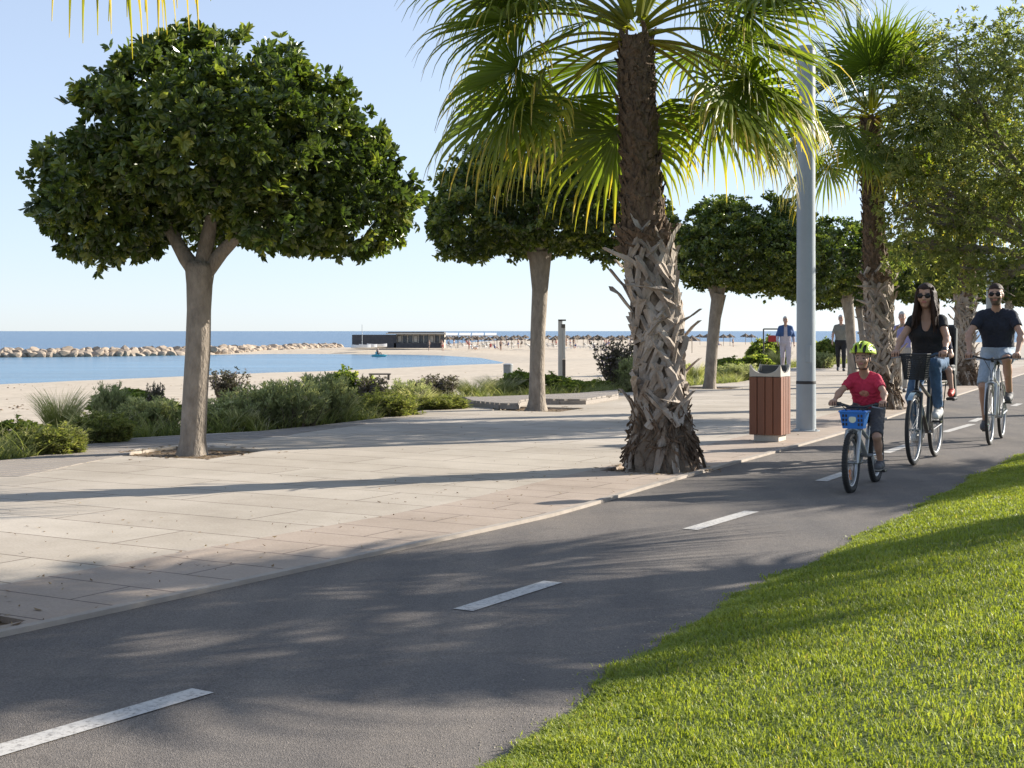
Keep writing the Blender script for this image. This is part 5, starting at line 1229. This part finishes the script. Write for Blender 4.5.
# ------------------------------------------------------------------ people: signed distance fields turned into one continuous skin
class Field:
    def __init__(s, lo, hi, h):
        s.lo = np.array(lo, float); s.h = h; s.n = np.ceil((np.array(hi) - s.lo) / h).astype(int) + 1
        s.ax = [s.lo[i] + h * np.arange(s.n[i]) for i in range(3)]; s.F = np.full(s.n, .5, np.float32)
    def win(s, lo, hi):
        a = np.clip(np.floor((np.array(lo) - s.lo) / s.h).astype(int), 0, s.n - 1); b = np.clip(np.ceil((np.array(hi) - s.lo) / s.h).astype(int) + 1, 1, s.n)
        sl = tuple(slice(i, max(j, i + 1)) for i, j in zip(a, b)); return sl, np.meshgrid(*[s.ax[i][sl[i]] for i in range(3)], indexing='ij')
    def put(s, d, sl, k):
        f = s.F[sl]
        if k > 0:
            h = np.maximum(k - np.abs(f - d), 0) / k; s.F[sl] = np.minimum(f, d) - h * h * k * .25
        else: s.F[sl] = np.minimum(f, d)
    def cap(s, a, b, ra, rb, k=.02, flat=False, grow=0.0):
        a, b = np.array(a, float), np.array(b, float); ra += grow; rb += grow; m = max(ra, rb) + .05 + k
        sl, (X, Y, Z) = s.win(np.minimum(a, b) - m, np.maximum(a, b) + m); v = b - a; L = v @ v + 1e-12
        t = np.clip(((X - a[0]) * v[0] + (Y - a[1]) * v[1] + (Z - a[2]) * v[2]) / L, 0, 1)
        d = np.sqrt((X - a[0] - t * v[0]) ** 2 + (Y - a[1] - t * v[1]) ** 2 + (Z - a[2] - t * v[2]) ** 2) - (ra + (rb - ra) * t)
        if flat:
            u = v / math.sqrt(L); d = np.maximum(d, (X - b[0]) * u[0] + (Y - b[1]) * u[1] + (Z - b[2]) * u[2])
        s.put(d.astype(np.float32), sl, k)
    def ell(s, c, r, k=.02, grow=0.0):
        c, r = np.array(c, float), np.array(r, float) + grow; m = r.max() + .05 + k
        sl, (X, Y, Z) = s.win(c - m, c + m); k0 = np.sqrt(((X - c[0]) / r[0]) ** 2 + ((Y - c[1]) / r[1]) ** 2 + ((Z - c[2]) / r[2]) ** 2)
        k1 = np.sqrt(((X - c[0]) / r[0] ** 2) ** 2 + ((Y - c[1]) / r[1] ** 2) ** 2 + ((Z - c[2]) / r[2] ** 2) ** 2) + 1e-9
        s.put((k0 * (k0 - 1) / k1).astype(np.float32), sl, k)
    def grid(s): return np.meshgrid(*s.ax, indexing='ij', sparse=True)
    def mesh(s):
        F = s.F; S = F < 0; n = np.array(F.shape) - 1
        c = [S[i:i + n[0], j:j + n[1], k:k + n[2]] for i in (0, 1) for j in (0, 1) for k in (0, 1)]
        an, al = c[0].copy(), c[0].copy()
        for q in c[1:]: an |= q; al &= q
        I = np.argwhere(an & ~al); id_ = np.full(n, -1, np.int32); id_[tuple(I.T)] = np.arange(len(I))
        off = np.array([(i, j, k) for i in (0, 1) for j in (0, 1) for k in (0, 1)]); vals = np.stack([F[tuple((I + o).T)] for o in off], 1)
        acc = np.zeros((len(I), 3)); cnt = np.zeros(len(I))
        for a in range(8):
            for b in range(a + 1, 8):
                if np.abs(off[a] - off[b]).sum() != 1: continue
                fa, fb = vals[:, a], vals[:, b]; m = (fa < 0) != (fb < 0); t = np.where(m, fa / np.where(m, fa - fb, 1), 0)
                acc += np.where(m[:, None], off[a] + t[:, None] * (off[b] - off[a]), 0); cnt += m
        V = s.lo + s.h * (I + acc / cnt[:, None]); Q = []
        for ax in range(3):
            sh = [slice(1, -1)] * 3; sh[ax] = slice(0, -1); A = S[tuple(sh)]; sh2 = list(sh); sh2[ax] = slice(1, None); B_ = S[tuple(sh2)]
            E = np.argwhere(A != B_); 
            if not len(E): continue
            o1 = np.ones(3, int); o1[ax] = 0; E = E + o1; u, w_ = [i for i in range(3) if i != ax]
            def g(du, dw): q = E.copy(); q[:, u] += du; q[:, w_] += dw; return id_[tuple(q.T)]
            q = np.stack([g(-1, -1), g(0, -1), g(0, 0), g(-1, 0)], 1); sA = S[tuple(E.T)]; fl = sA if ax != 1 else ~sA
            q = np.where(fl[:, None], q, q[:, ::-1]); Q.append(q[(q >= 0).all(1)])
        return V, np.concatenate(Q)

M_lip = mat('lips', (.42, .16, .14), (.38, .14, .12)); M_eye = mat('eye_dark', (.03, .022, .018), (.02, .015, .012), 5, .3)
M_brow = mat('eyebrow', (.06, .04, .03), (.045, .03, .022)); M_stub = mat('beard_stubble', (.12, .08, .06), (.09, .06, .045), 60)
M_skinW = mat('warm_skin', (.46, .27, .185), (.40, .23, .155), 5, .5); M_skinO = mat('fair_skin', (.50, .31, .235), (.44, .27, .20), 5, .55)
M_shoe = mat('shoe_grey', (.09, .09, .095), (.06, .06, .065), 8, .7); M_sole = mat('white_sole', (.62, .61, .58), (.55, .54, .51), 8, .7)
M_lens = mat('dark_lens', (.010, .008, .008), (.008, .007, .007), 5, .35, spec=.3); M_hair = mat('dark_brown_hair', (.060, .030, .018), (.016, .009, .007), 22, .6, bump=.5, spec=.25, stretch=(2, 2, .15)); M_grey = mat('white_hair', (.55, .54, .52), (.40, .39, .37), 20, .6)
V3 = lambda *a: np.array(a, float)
def lerp(a, b, t): return np.array(a, float) * (1 - t) + np.array(b, float) * t

def person(label, loc, rz, J, k, h, skin, clothes, female=False, beard=False, glasses=False, hair=None, shoes=None, hands='grip', eyes=True, bk=.95):
    """J: joints in local coordinates (x forward, y left); k: size factor of all radii"""
    allp = np.array([v for v in J.values()]); lo, hi = allp.min(0) - .20 * k - .06, allp.max(0) + .22 * k + .06
    hd = V3(*J['head']); prims = []
    def C(tag_, a, b, ra, rb, kk=.02, flat=False): q = k * (bk if tag_[:4] in ('pelv', 'tors', 'uarm', 'farm', 'thig', 'shin') else 1); prims.append((tag_, 'c', a, b, ra * q, rb * q, kk * k, flat))
    def E(tag_, c, r, kk=.02): prims.append((tag_, 'e', c, tuple(q * k for q in r), kk * k))
    sw = .92 if female else 1.0
    pel = V3(*J['pelvis'])
    for s, y in (('L', 1), ('R', -1)):
        hip, kn, an, to = (V3(*J[q + s]) for q in ('hip', 'knee', 'ankle', 'toe')); sh, el, wr = (V3(*J[q + s]) for q in ('sh', 'el', 'wr'))
        waist = lerp(pel, (V3(*J['shL']) + V3(*J['shR'])) / 2, .42) + V3(0, y * .065 * k * sw, 0); rib = lerp(sh, hip, .28) * 1; rib[1] = lerp(sh, pel, .42)[1]
        C('pelvis', lerp(hip, pel, .25), waist, .112, .088, .06); C('torso', waist, rib, .088, .098, .06); C('torso', rib, lerp(sh, (V3(*J['shL']) + V3(*J['shR'])) / 2, .40) - V3(0, 0, .03 * k), .094, .062, .04)
        C('thigh' + s, hip, kn, .086, .056, .03); C('shin' + s, kn, an, .054, .036, .02); cm_ = lerp(kn, an, .30); fw = lerp(to, an, 1) - lerp(to, an, 0); fw[2] = 0; fw /= np.linalg.norm(fw) + 1e-9
        E('shin' + s, cm_ + fw * .018 * k, (.045, .043, .085), .03)
        heel = an - V3(0, 0, .045 * k) + fw * .025 * k
        C('foot' + s, an - V3(0, 0, .02 * k), heel, .036, .034, .015); C('foot' + s, heel, lerp(heel, to, .62), .034, .036, .015); C('foot' + s, lerp(heel, to, .62), to, .036, .026, .015)
        C('uarm' + s, sh - V3(0, y * .01 * k, .012 * k), el, .050 * sw, .038 * sw, .02); C('farm' + s, el, wr, .039 * sw, .026 * sw, .02); E('farm' + s, lerp(el, wr, .25), (.038 * sw,) * 3, .03)
        # hand
        if hands == 'grip':
            g = V3(*J['grip' + s]); up = .030 * k; E('hand', lerp(wr, g + V3(-.012 * k, 0, up * .6), .62), (.034, .038, .022), .015); E('hand', g + V3(-.006 * k, 0, up * .9), (.028, .040, .014), .012)
            for q in range(4):
                yy = (-.033 + .022 * q) * k; ln = (.86, 1.0, .97, .80)[q] * k; ch = [g + V3(.012 * k, yy, up), g + V3(.034 * ln, yy, up * .5), g + V3(.030 * ln, yy, -.018 * ln), g + V3(.006 * ln, yy, -.027 * ln)]
                for a, b in zip(ch[:-1], ch[1:]): C('hand', a, b, .0088, .0080, .004)
            ty = -y * .040 * k
            for a, b in ((g + V3(-.022 * k, ty * .6, .014 * k), g + V3(-.008 * k, ty * 1.15, -.010 * k)), (g + V3(-.008 * k, ty * 1.15, -.010 * k), g + V3(.014 * k, ty * 1.05, -.026 * k))): C('hand', a, b, .0115, .0095, .006)
        else:
            dr = wr - el; dr /= np.linalg.norm(dr); fwd = V3(1, 0, 0); C('hand', wr, wr + dr * .075 * k, .024, .026, .012); pm = wr + dr * .07 * k
            for q in range(4):
                ox = (-.027 + .018 * q) * k; ln = (.78, .95, 1.0, .9)[q] * .075 * k; a = pm + V3(ox, 0, 0); b = a + dr * ln * .5 + V3(.004 * k, -y * .006 * k, 0); c = b + dr * ln * .5 + V3(.012 * k, -y * .016 * k, 0)
                C('hand', a, b, .0095, .0088, .004); C('hand', b, c, .0088, .0078, .004)
            a = wr + dr * .03 * k + V3(.024 * k, 0, 0); C('hand', a, a + dr * .04 * k + V3(.022 * k, -y * .008 * k, 0), .012, .0095, .008)
    shm = (V3(*J['shL']) + V3(*J['shR'])) / 2
    
    for y, q in ((1, 'shL'), (-1, 'shR')): C('torso', shm + V3(-.005 * k, y * .02 * k, .030 * k), V3(*J[q]) + V3(0, -y * .012 * k, -.004 * k), .050, .044, .02)
    E('torso', lerp(shm, pel, .20), (.082, .095, .12), .04); E('torso', lerp(shm, pel, .52), (.082, .09, .15), .04)
    if female:
        for y in (1, -1): E('torso', lerp(shm, pel, .34) + V3(.085 * k, y * .068 * k, 0), (.055, .058, .06), .04)
    nb = shm + V3(-.01 * k, 0, .02 * k); C('neck', nb, hd + V3(-.018 * k, 0, -.085 * k), .056 * sw, .048 * sw, .035)
    E('head', hd + V3(-.006 * k, 0, .022 * k), (.098, .077, .098), .02); E('head', hd + V3(.022 * k, 0, -.048 * k), (.068, .058, .066), .04); E('head', hd + V3(.052 * k, 0, -.096 * k), (.026, .026, .020), .03)
    C('head', hd + V3(.090 * k, 0, .008 * k), hd + V3(.106 * k, 0, -.030 * k), .009, .014, .014)
    for y in (1, -1):
        E('head', hd + V3(-.006 * k, y * .079 * k, -.010 * k), (.018, .008, .030), .008); E('head', hd + V3(.070 * k, y * .036 * k, -.028 * k), (.026, .026, .024), .03); C('head', hd + V3(.084 * k, y * .014 * k, .022 * k), hd + V3(.074 * k, y * .052 * k, .022 * k), .009, .008, .012)
    C('head', hd + V3(.090 * k, -.020 * k, -.062 * k), hd + V3(.090 * k, .020 * k, -.062 * k), .008, .008, .012)
    def emit(fld, tags, grow=0.0, cut=None):
        for p in prims:
            if p[0] not in tags and not (cut and p[0] in cut): continue
            if p[1] == 'c':
                _, _, a, b, ra, rb, kk, fl = p
                if cut and p[0] in cut and cut[p[0]] < 1:
                    q = cut[p[0]]; fld.cap(a, lerp(a, b, q), ra, ra + (rb - ra) * q, kk, True, grow)
                else: fld.cap(a, b, ra, rb, kk, fl, grow)
            else:
                if cut and p[0] in cut and cut[p[0]] < 1: continue
                fld.ell(p[2], p[3], p[4], grow)
    fld = Field(lo, hi, h); emit(fld, {p[0] for p in prims}); Vb, Q = fld.mesh()
    ctr = Vb[Q].mean(1) - hd; x, y, z = (ctr / k).T; mi = np.zeros(len(Q), int); ay = np.abs(y)
    if eyes:
        mi = np.where((x > .045) & (np.hypot((ay - .033) / 1.5, z - .001) < .0085), 2, mi); mi = np.where((x > .05) & (np.abs(z - .026 + .12 * (ay - .03)) < .0055) & (ay > .012) & (ay < .055), 3, mi)
        mi = np.where((x > .06) & (np.abs(z + .062) < .0085) & (ay < .024), 1, mi)
    if beard: mi = np.where((mi == 0) & (x > -.01) & (z < -.040) & (z > -.125) & ~((np.abs(z + .062) < .012) & (ay < .025)), 4, mi)
    body = npmesh('person', Vb, Q, [skin, M_lip, M_eye, M_brow, M_stub], None, None, True, mi, loc)
    body.rotation_euler = (0, 0, rz); tag(body, label, 'person')
    for c in clothes:
        f = Field(lo, hi, h); emit(f, set(c.get('tags', ())), c.get('grow', .012) * (k ** .5), c.get('cut'))
        X, Y, Z = f.grid(); wr_ = c.get('wrinkle', .0035)
        f.F += (wr_ * np.sin(X * 61 + 9 * np.sin(Z * 17) + 5 * Y) * np.sin(Z * 47 + 7 * np.sin(Y * 23))).astype(np.float32)
        for fn in c.get('clip', ()): f.F = np.maximum(f.F, fn(X, Y, Z).astype(np.float32))
        Vc, Qc = f.mesh(); mats_ = c['mat'] if isinstance(c['mat'], list) else [c['mat']]
        m2 = c['pick'](Vc[Qc].mean(1)) if 'pick' in c else None
        npmesh(c['name'], Vc, Qc, mats_, body, None, True, m2)
    for s in ('L', 'R'):
        if shoes:
            f = Field(lo, hi, h * .8); emit(f, {'foot' + s}, .009); X, Y, Z = f.grid(); an = J['ankle' + s]; f.F = np.maximum(f.F, (Z - an[2] - .005).astype(np.float32) + 0 * X + 0 * Y)
            Vc, Qc = f.mesh(); zc = Vc[Qc].mean(1)[:, 2]; npmesh('shoe', Vc, Qc, list(shoes), body, None, True, (zc < Vc[:, 2].min() + .026 * k).astype(int))
    if hair: 
        f = Field(lo, hi, h * .8); hair(f, hd, k); Vc, Qc = f.mesh(); npmesh('hair', Vc, Qc, M_grey if label.find('white') >= 0 and 'hair' in label else M_hair, body, None, True)
    if glasses:
        f = Field(hd - .16 * k, hd + .16 * k, h * .55)
        for y in (1, -1):
            f.ell(hd + V3(.096 * k, y * .035 * k, -.001 * k), (.014 * k, .031 * k, .025 * k), 0.002); f.cap(hd + V3(.088 * k, y * .062 * k, .008 * k), hd + V3(-.01 * k, y * .086 * k, .006 * k), .0045, .0045, .004)
        f.cap(hd + V3(.100 * k, -.02 * k, .006 * k), hd + V3(.100 * k, .02 * k, .006 * k), .0045, .0045, .006); Vc, Qc = f.mesh(); npmesh('sunglasses', Vc, Qc, M_lens, body, None, True)
    return body
def bike_loc(B): return (float(B['mid'][0]), float(B['mid'][1]), -.012), B['rz']
def above(z0): return lambda X, Y, Z: (z0 - Z) + 0 * X + 0 * Y
def below(z0): return lambda X, Y, Z: (Z - z0) + 0 * X + 0 * Y
def hole(c, r): return lambda X, Y, Z: -(np.sqrt(((X - c[0]) / r[0]) ** 2 + ((Y - c[1]) / r[1]) ** 2 + ((Z - c[2]) / r[2]) ** 2) - 1) * min(r)
def short_hair(f, hd, k):
    f.ell(hd + V3(-.014 * k, 0, .032 * k), (.104 * k, .086 * k, .100 * k), 0); X, Y, Z = f.grid(); x, y, z = (X - hd[0]) / k, (Y - hd[1]) / k, (Z - hd[2]) / k
    f.F = np.maximum(f.F, (k * np.maximum(-(z - .052 + .0 * x), x - .035) * .8 + 0 * y).astype(np.float32) if False else (k * np.minimum(np.maximum(.058 - z, -1), np.maximum(x + .012 + .25 * (z < -.01), -.045 - z)) + 0 * y).astype(np.float32))
def long_hair(f, hd, k):
    f.ell(hd + V3(-.016 * k, 0, .030 * k), (.110 * k, .094 * k, .108 * k), 0); X, Y, Z = f.grid(); x, y, z = (X - hd[0]) / k, (Y - hd[1]) / k, (Z - hd[2]) / k
    f.F = np.maximum(f.F, (k * np.minimum(.062 - z + .25 * np.abs(y), x - .028)).astype(np.float32))
    for y0 in (1, -1):
        for j in range(5):
            o = V3(.050 - .030 * j, y0 * (.070 + .008 * (j % 2)), .035) * k; q = V3(.066 - .034 * j, y0 * (.096 - .012 * (j % 3)), -.19 - .02 * (j % 3)) * k; e = V3(.088 - .045 * j, y0 * (.110 - .014 * j), -.30 - .03 * ((j * 7) % 3)) * k
            f.cap(hd + o, hd + q, .024 * k, .023 * k, .012); f.cap(hd + q, hd + e, .023 * k, .008 * k, .012)
    hr = np.random.default_rng(3)
    for j in range(46):
        y0 = 1 if j % 2 else -1; a = hr.uniform(-.5, 1.0); o = V3(.06 * a, y0 * hr.uniform(.05, .085), hr.uniform(.02, .09)) * k; q = V3(.08 * a + hr.normal(0, .015), y0 * hr.uniform(.085, .125), hr.uniform(-.22, -.12)) * k; e = q + V3(hr.normal(.01, .02), y0 * hr.uniform(-.03, .02), -hr.uniform(.08, .2)) * k
        f.cap(hd + o, hd + q, .008 * k, .0085 * k, .003); f.cap(hd + q, hd + e, .0085 * k, .004 * k, .003)
    for j in range(4):
        yy = (-.06 + .04 * j) * k; f.cap(hd + V3(-.08 * k, yy, 0), hd + V3(-.10 * k, yy * 1.2, -.30 * k), .036 * k, .018 * k, .015)

# ---- the child
loc, rz = bike_loc(KB)
JK = dict(pelvis=(-.20, 0, .655), hipL=(-.185, .070, .640), hipR=(-.185, -.070, .640), kneeL=(.03, .115, .425), kneeR=(.085, -.115, .615), ankleL=(-.085, .118, .215), ankleR=(-.085, -.118, .465), toeL=(.045, .124, .170), toeR=(.045, -.124, .425),
          shL=(-.035, .108, .915), shR=(-.035, -.108, .915), elL=(.075, .185, .795), elR=(.075, -.185, .795), wrL=(.170, .205, .735), wrR=(.170, -.205, .735), gripL=(.212, .205, .708), gripR=(.212, -.205, .708), head=(.045, 0, 1.085))
M_tee = mat('red_pink_jersey', (.56, .030, .075), (.46, .022, .06), 12, .85, bump=.2); M_short = mat('dark_grey_cotton', (.085, .085, .092), (.06, .06, .066), 20, .9, bump=.3)
M_print = mat('faded_shirt_print', (.62, .36, .22), (.50, .10, .10), 55, .8)
def tee_pick(c): return ((c[:, 0] > -.07) & (np.hypot((c[:, 1]) / 1.6, c[:, 2] - .785) < .026)).astype(int)
child = person('child in a pink red T-shirt and yellow green helmet riding the small bicycle', loc, rz, JK, .76, .0062, M_skinW,
    [dict(name='shirt', mat=[M_tee, M_print], tags=('torso', 'pelvis'), cut={'uarmL': .62, 'uarmR': .62}, grow=.013, clip=[above(.655), hole((.055, 0, .975), (.075, .052, .105))], pick=tee_pick),
     dict(name='shorts', mat=M_short, tags=('pelvis',), cut={'thighL': .93, 'thighR': .93}, grow=.016, clip=[below(.72)])], hair=short_hair, shoes=(M_shoe, M_sole), bk=.84)
# helmet
M_helm = mat('yellow_green_helmet', (.48, .62, .03), (.42, .55, .025), 3, .3, coat=.4); hd = V3(*JK['head']); k = .76
f = Field(hd - .2, hd + .2, .0048); f.ell(hd + V3(-.012, 0, .040), (.130, .108, .105), 0); X, Y, Z = f.grid(); X = X - hd[0]; Y = Y - hd[1]; Z = Z - hd[2]
inn = 1 - np.sqrt(((X + .012) / .108) ** 2 + (Y / .086) ** 2 + ((Z - .030) / .086) ** 2); f.F = np.maximum(f.F, (inn * .09).astype(np.float32)); f.F = np.maximum(f.F, (.036 - Z + .10 * X + 0 * Y).astype(np.float32))
for y0, x0, x1, z0, rr in ((0, .00, .10, .13, .012), (.045, .02, .115, .10, .013), (-.045, .02, .115, .10, .013), (.085, -.03, .06, .085, .013), (-.085, -.03, .06, .085, .013), (.04, -.11, -.03, .13, .012), (-.04, -.11, -.03, .13, .012)):
    t_ = np.clip((X - x0) / (x1 - x0), 0, 1); zz_ = z0 - .035 * np.clip((X - .02) / .1, 0, 1); dv = np.sqrt((X - x0 - t_ * (x1 - x0)) ** 2 + (Y - y0 * (1 - .25 * np.clip(X / .1, 0, 1))) ** 2 + ((Z - zz_) * .45) ** 2) - rr
    f.F = np.maximum(f.F, -dv.astype(np.float32))
Vh, Qh = f.mesh(); npmesh('helmet', Vh, Qh, M_helm, child, None, True)
f = Field(hd - .2, hd + .2, .005); f.ell(hd + V3(-.012, 0, .036), (.118, .096, .094), 0); X, Y, Z = f.grid(); f.F = np.maximum(f.F, (.040 - (Z - hd[2]) + .10 * (X - hd[0]) + 0 * Y).astype(np.float32)); Vh, Qh = f.mesh(); npmesh('helmet_lining', Vh, Qh, M_seat, child, None, True)
f = Field(hd - .2, hd + .2, .005)
for y in (1, -1): f.cap(hd + V3(.02, y * .070, .03), hd + V3(.035, y * .045, -.090), .0055, .0055, .004)
f.cap(hd + V3(.035, -.045, -.090), hd + V3(.035, .045, -.090), .0055, .0055, .004); Vh, Qh = f.mesh(); npmesh('chin_strap', Vh, Qh, M_black, child, None, True)
# ---- the woman
loc, rz = bike_loc(WB)
JW = dict(pelvis=(-.25, 0, 1.03), hipL=(-.235, .088, 1.00), hipR=(-.235, -.088, 1.00), kneeL=(.165, .125, .985), kneeR=(.06, -.115, .64), ankleL=(-.03, .125, .535), ankleR=(-.27, -.125, .285), toeL=(.14, .13, .462), toeR=(-.10, -.13, .215),
          shL=(-.10, .150, 1.425), shR=(-.10, -.150, 1.425), elL=(.05, .225, 1.235), elR=(.05, -.225, 1.235), wrL=(.225, .235, 1.115), wrR=(.225, -.235, 1.115), gripL=(.282, .232, 1.075), gripR=(.282, -.232, 1.075), head=(-.035, 0, 1.665))
M_blk = mat('black_jersey', (.022, .021, .024), (.014, .014, .016), 10, .9, bump=.2); M_jean = mat('blue_denim', (.085, .16, .27), (.045, .085, .15), 9, .9, bump=.3)
woman = person('woman with long dark hair, sunglasses, black top and blue jeans riding the basket bicycle', loc, rz, JW, 1.0, .0082, M_skinW,
    [dict(name='shirt', mat=M_blk, tags=('torso', 'pelvis'), cut={'uarmL': .42, 'uarmR': .42}, grow=.014, clip=[above(1.02), hole((.0, 0, 1.45), (.11, .058, .15))]),
     dict(name='jeans', mat=M_jean, tags=('pelvis', 'thighL', 'thighR'), cut={'shinL': .96, 'shinR': .96}, grow=.012, clip=[below(1.10)])], female=True, glasses=True, hair=long_hair, shoes=(M_sole, M_sole))
f = Field((.1, -.35, 1.0), (.3, .35, 1.25), .006); w0, e0_ = V3(*JW['wrL']), V3(*JW['elL']); f.cap(lerp(w0, e0_, .02), lerp(w0, e0_, .10), .032, .033, 0); Vh, Qh = f.mesh(); npmesh('bracelet', Vh, Qh, M_black, woman, None, True)
# ---- small child in the seat behind her
JC = dict(pelvis=(-.62, 0, .955), hipL=(-.60, .06, .935), hipR=(-.60, -.06, .935), kneeL=(-.42, .155, .905), kneeR=(-.42, -.155, .905), ankleL=(-.40, .185, .715), ankleR=(-.40, -.185, .715), toeL=(-.30, .19, .662), toeR=(-.30, -.19, .662),
          shL=(-.64, .105, 1.20), shR=(-.64, -.105, 1.20), elL=(-.58, .15, 1.06), elR=(-.58, -.15, 1.06), wrL=(-.48, .09, 1.02), wrR=(-.48, -.09, 1.02), head=(-.60, 0, 1.325))
M_redshoe = mat('red_shoe', (.52, .055, .03), (.42, .04, .02), 8, .6); M_navy = mat('navy_cotton', (.025, .03, .06), (.018, .02, .04), 10, .9)
person('small child with red shoes sitting in the seat behind the woman', loc, rz, JC, .66, .0085, M_skinW,
    [dict(name='shirt', mat=M_navy, tags=('torso', 'pelvis'), cut={'uarmL': .6, 'uarmR': .6}, grow=.012, clip=[above(.94)]), dict(name='shorts', mat=M_short, tags=('pelvis',), cut={'thighL': .9, 'thighR': .9}, grow=.014, clip=[below(.99)])], hair=short_hair, shoes=(M_redshoe, M_redshoe), hands='open')
# ---- the man
loc, rz = bike_loc(MBK)
JM = dict(pelvis=(-.25, 0, 1.06), hipL=(-.235, .095, 1.03), hipR=(-.235, -.095, 1.03), kneeL=(.19, .14, .98), kneeR=(.08, -.135, .655), ankleL=(-.12, .135, .585), ankleR=(-.12, -.135, .240), toeL=(.06, .14, .508), toeR=(.06, -.14, .165),
          shL=(-.05, .185, 1.505), shR=(-.05, -.185, 1.505), elL=(.11, .295, 1.27), elR=(.11, -.295, 1.27), wrL=(.28, .268, 1.055), wrR=(.28, -.268, 1.055), gripL=(.338, .262, 1.015), gripR=(.338, -.262, 1.015), head=(.025, 0, 1.745))
M_navytee = mat('navy_tshirt', (.022, .026, .042), (.015, .018, .03), 10, .9, bump=.2); M_pale = mat('pale_blue_denim', (.36, .43, .50), (.27, .33, .40), 9, .9, bump=.2)
person('man with sunglasses, navy T-shirt and pale denim shorts riding the silver bicycle', loc, rz, JM, 1.04, .0085, M_skinW,
    [dict(name='shirt', mat=M_navytee, tags=('torso', 'pelvis'), cut={'uarmL': .60, 'uarmR': .60}, grow=.015, clip=[above(1.03), hole((-.02, 0, 1.625), (.085, .072, .085))]),
     dict(name='shorts', mat=M_pale, tags=('pelvis',), cut={'thighL': .97, 'thighR': .97}, grow=.022, clip=[below(1.12)])], beard=True, glasses=True, hair=short_hair, shoes=(M_shoe, M_shoe))
# ---- people on foot
def walk(k, st=1.0, arm=1.0):
    g = dict(pelvis=(0, 0, .93), hipL=(0, .09, .90), hipR=(0, -.09, .90), kneeL=(.16, .09, .50), kneeR=(.02, -.09, .48), ankleL=(.22, .09, .085), ankleR=(-.24, -.09, .14), toeL=(.37, .10, .045), toeR=(-.11, -.10, .03),
             shL=(.0, .170, 1.405), shR=(0, -.170, 1.405), elL=(-.07, .25, 1.15), elR=(.05, -.25, 1.15), wrL=(-.02, .27, .91), wrR=(.17, -.26, .93), head=(.03, 0, 1.65))
    return {q: tuple(c * k for c in v) for q, v in g.items()}
def walker(label, px, py, Y, k, rz, top, tm, legm, extra=(), hairf=short_hair, shoe=(M_shoe, M_shoe), sleeve=.55, fem=False):
    loc = ((px - 512) / F * Y, Y, 0.0); J = walk(k)
    cl = [dict(name='shirt', mat=tm, tags=('torso', 'pelvis') + (('uarmL', 'uarmR') if sleeve > 1 else ()), cut=({'farmL': .9, 'farmR': .9} if sleeve > 1 else {'uarmL': sleeve, 'uarmR': sleeve}), grow=.016, clip=[above(.86 * k), hole((.05, 0, 1.50 * k), (.06, .05, .07))]),
          dict(name='trousers', mat=legm, tags=('pelvis', 'thighL', 'thighR'), cut={'shinL': .97, 'shinR': .97}, grow=.020, clip=[below(.98 * k)])] + list(extra)
    return person(label, loc, rz, J, k, .0125, M_skinO, cl, hair=hairf, shoes=shoe, hands='open', female=fem, eyes=True)
M_lilac = mat('pale_lilac_cotton', (.55, .50, .55), (.46, .42, .47), 8, .9); M_vest = mat('blue_waistcoat', (.05, .11, .28), (.035, .08, .21), 8, .85); M_olivegrey = mat('olive_grey_shirt', (.22, .22, .19), (.16, .16, .14), 10, .9); M_darktr = mat('dark_trousers', (.02, .02, .023), (.014, .014, .016), 10, .9)
M_purple = mat('lavender_shirt', (.30, .29, .52), (.23, .22, .43), 10, .9); M_beige = mat('beige_trousers', (.42, .38, .33), (.34, .31, .27), 10, .9)
H0 = math.atan2(-.9, -.43)
walker('walking man with white hair, blue waistcoat and pale lilac clothes near the red sign', 785.5, 371, 45, 1.0, H0 + .3, None, M_lilac, M_lilac,
       [dict(name='waistcoat', mat=M_vest, tags=('torso', 'uarmL', 'uarmR'), grow=.030, clip=[above(.98), lambda X, Y, Z: (.055 - np.abs(Y)) + np.minimum(0, X) * 9 + 0 * Z])], sleeve=2)
walker('walking man with white hair, olive grey shirt and dark trousers by the second palm', 841, 371, 45.5, 1.03, H0 + .2, None, M_olivegrey, M_darktr, sleeve=.8)
walker('person with white hair and lavender shirt, half hidden behind the woman on the bicycle', 902.5, 390, 30, .97, H0, None, M_purple, M_beige, sleeve=.7)
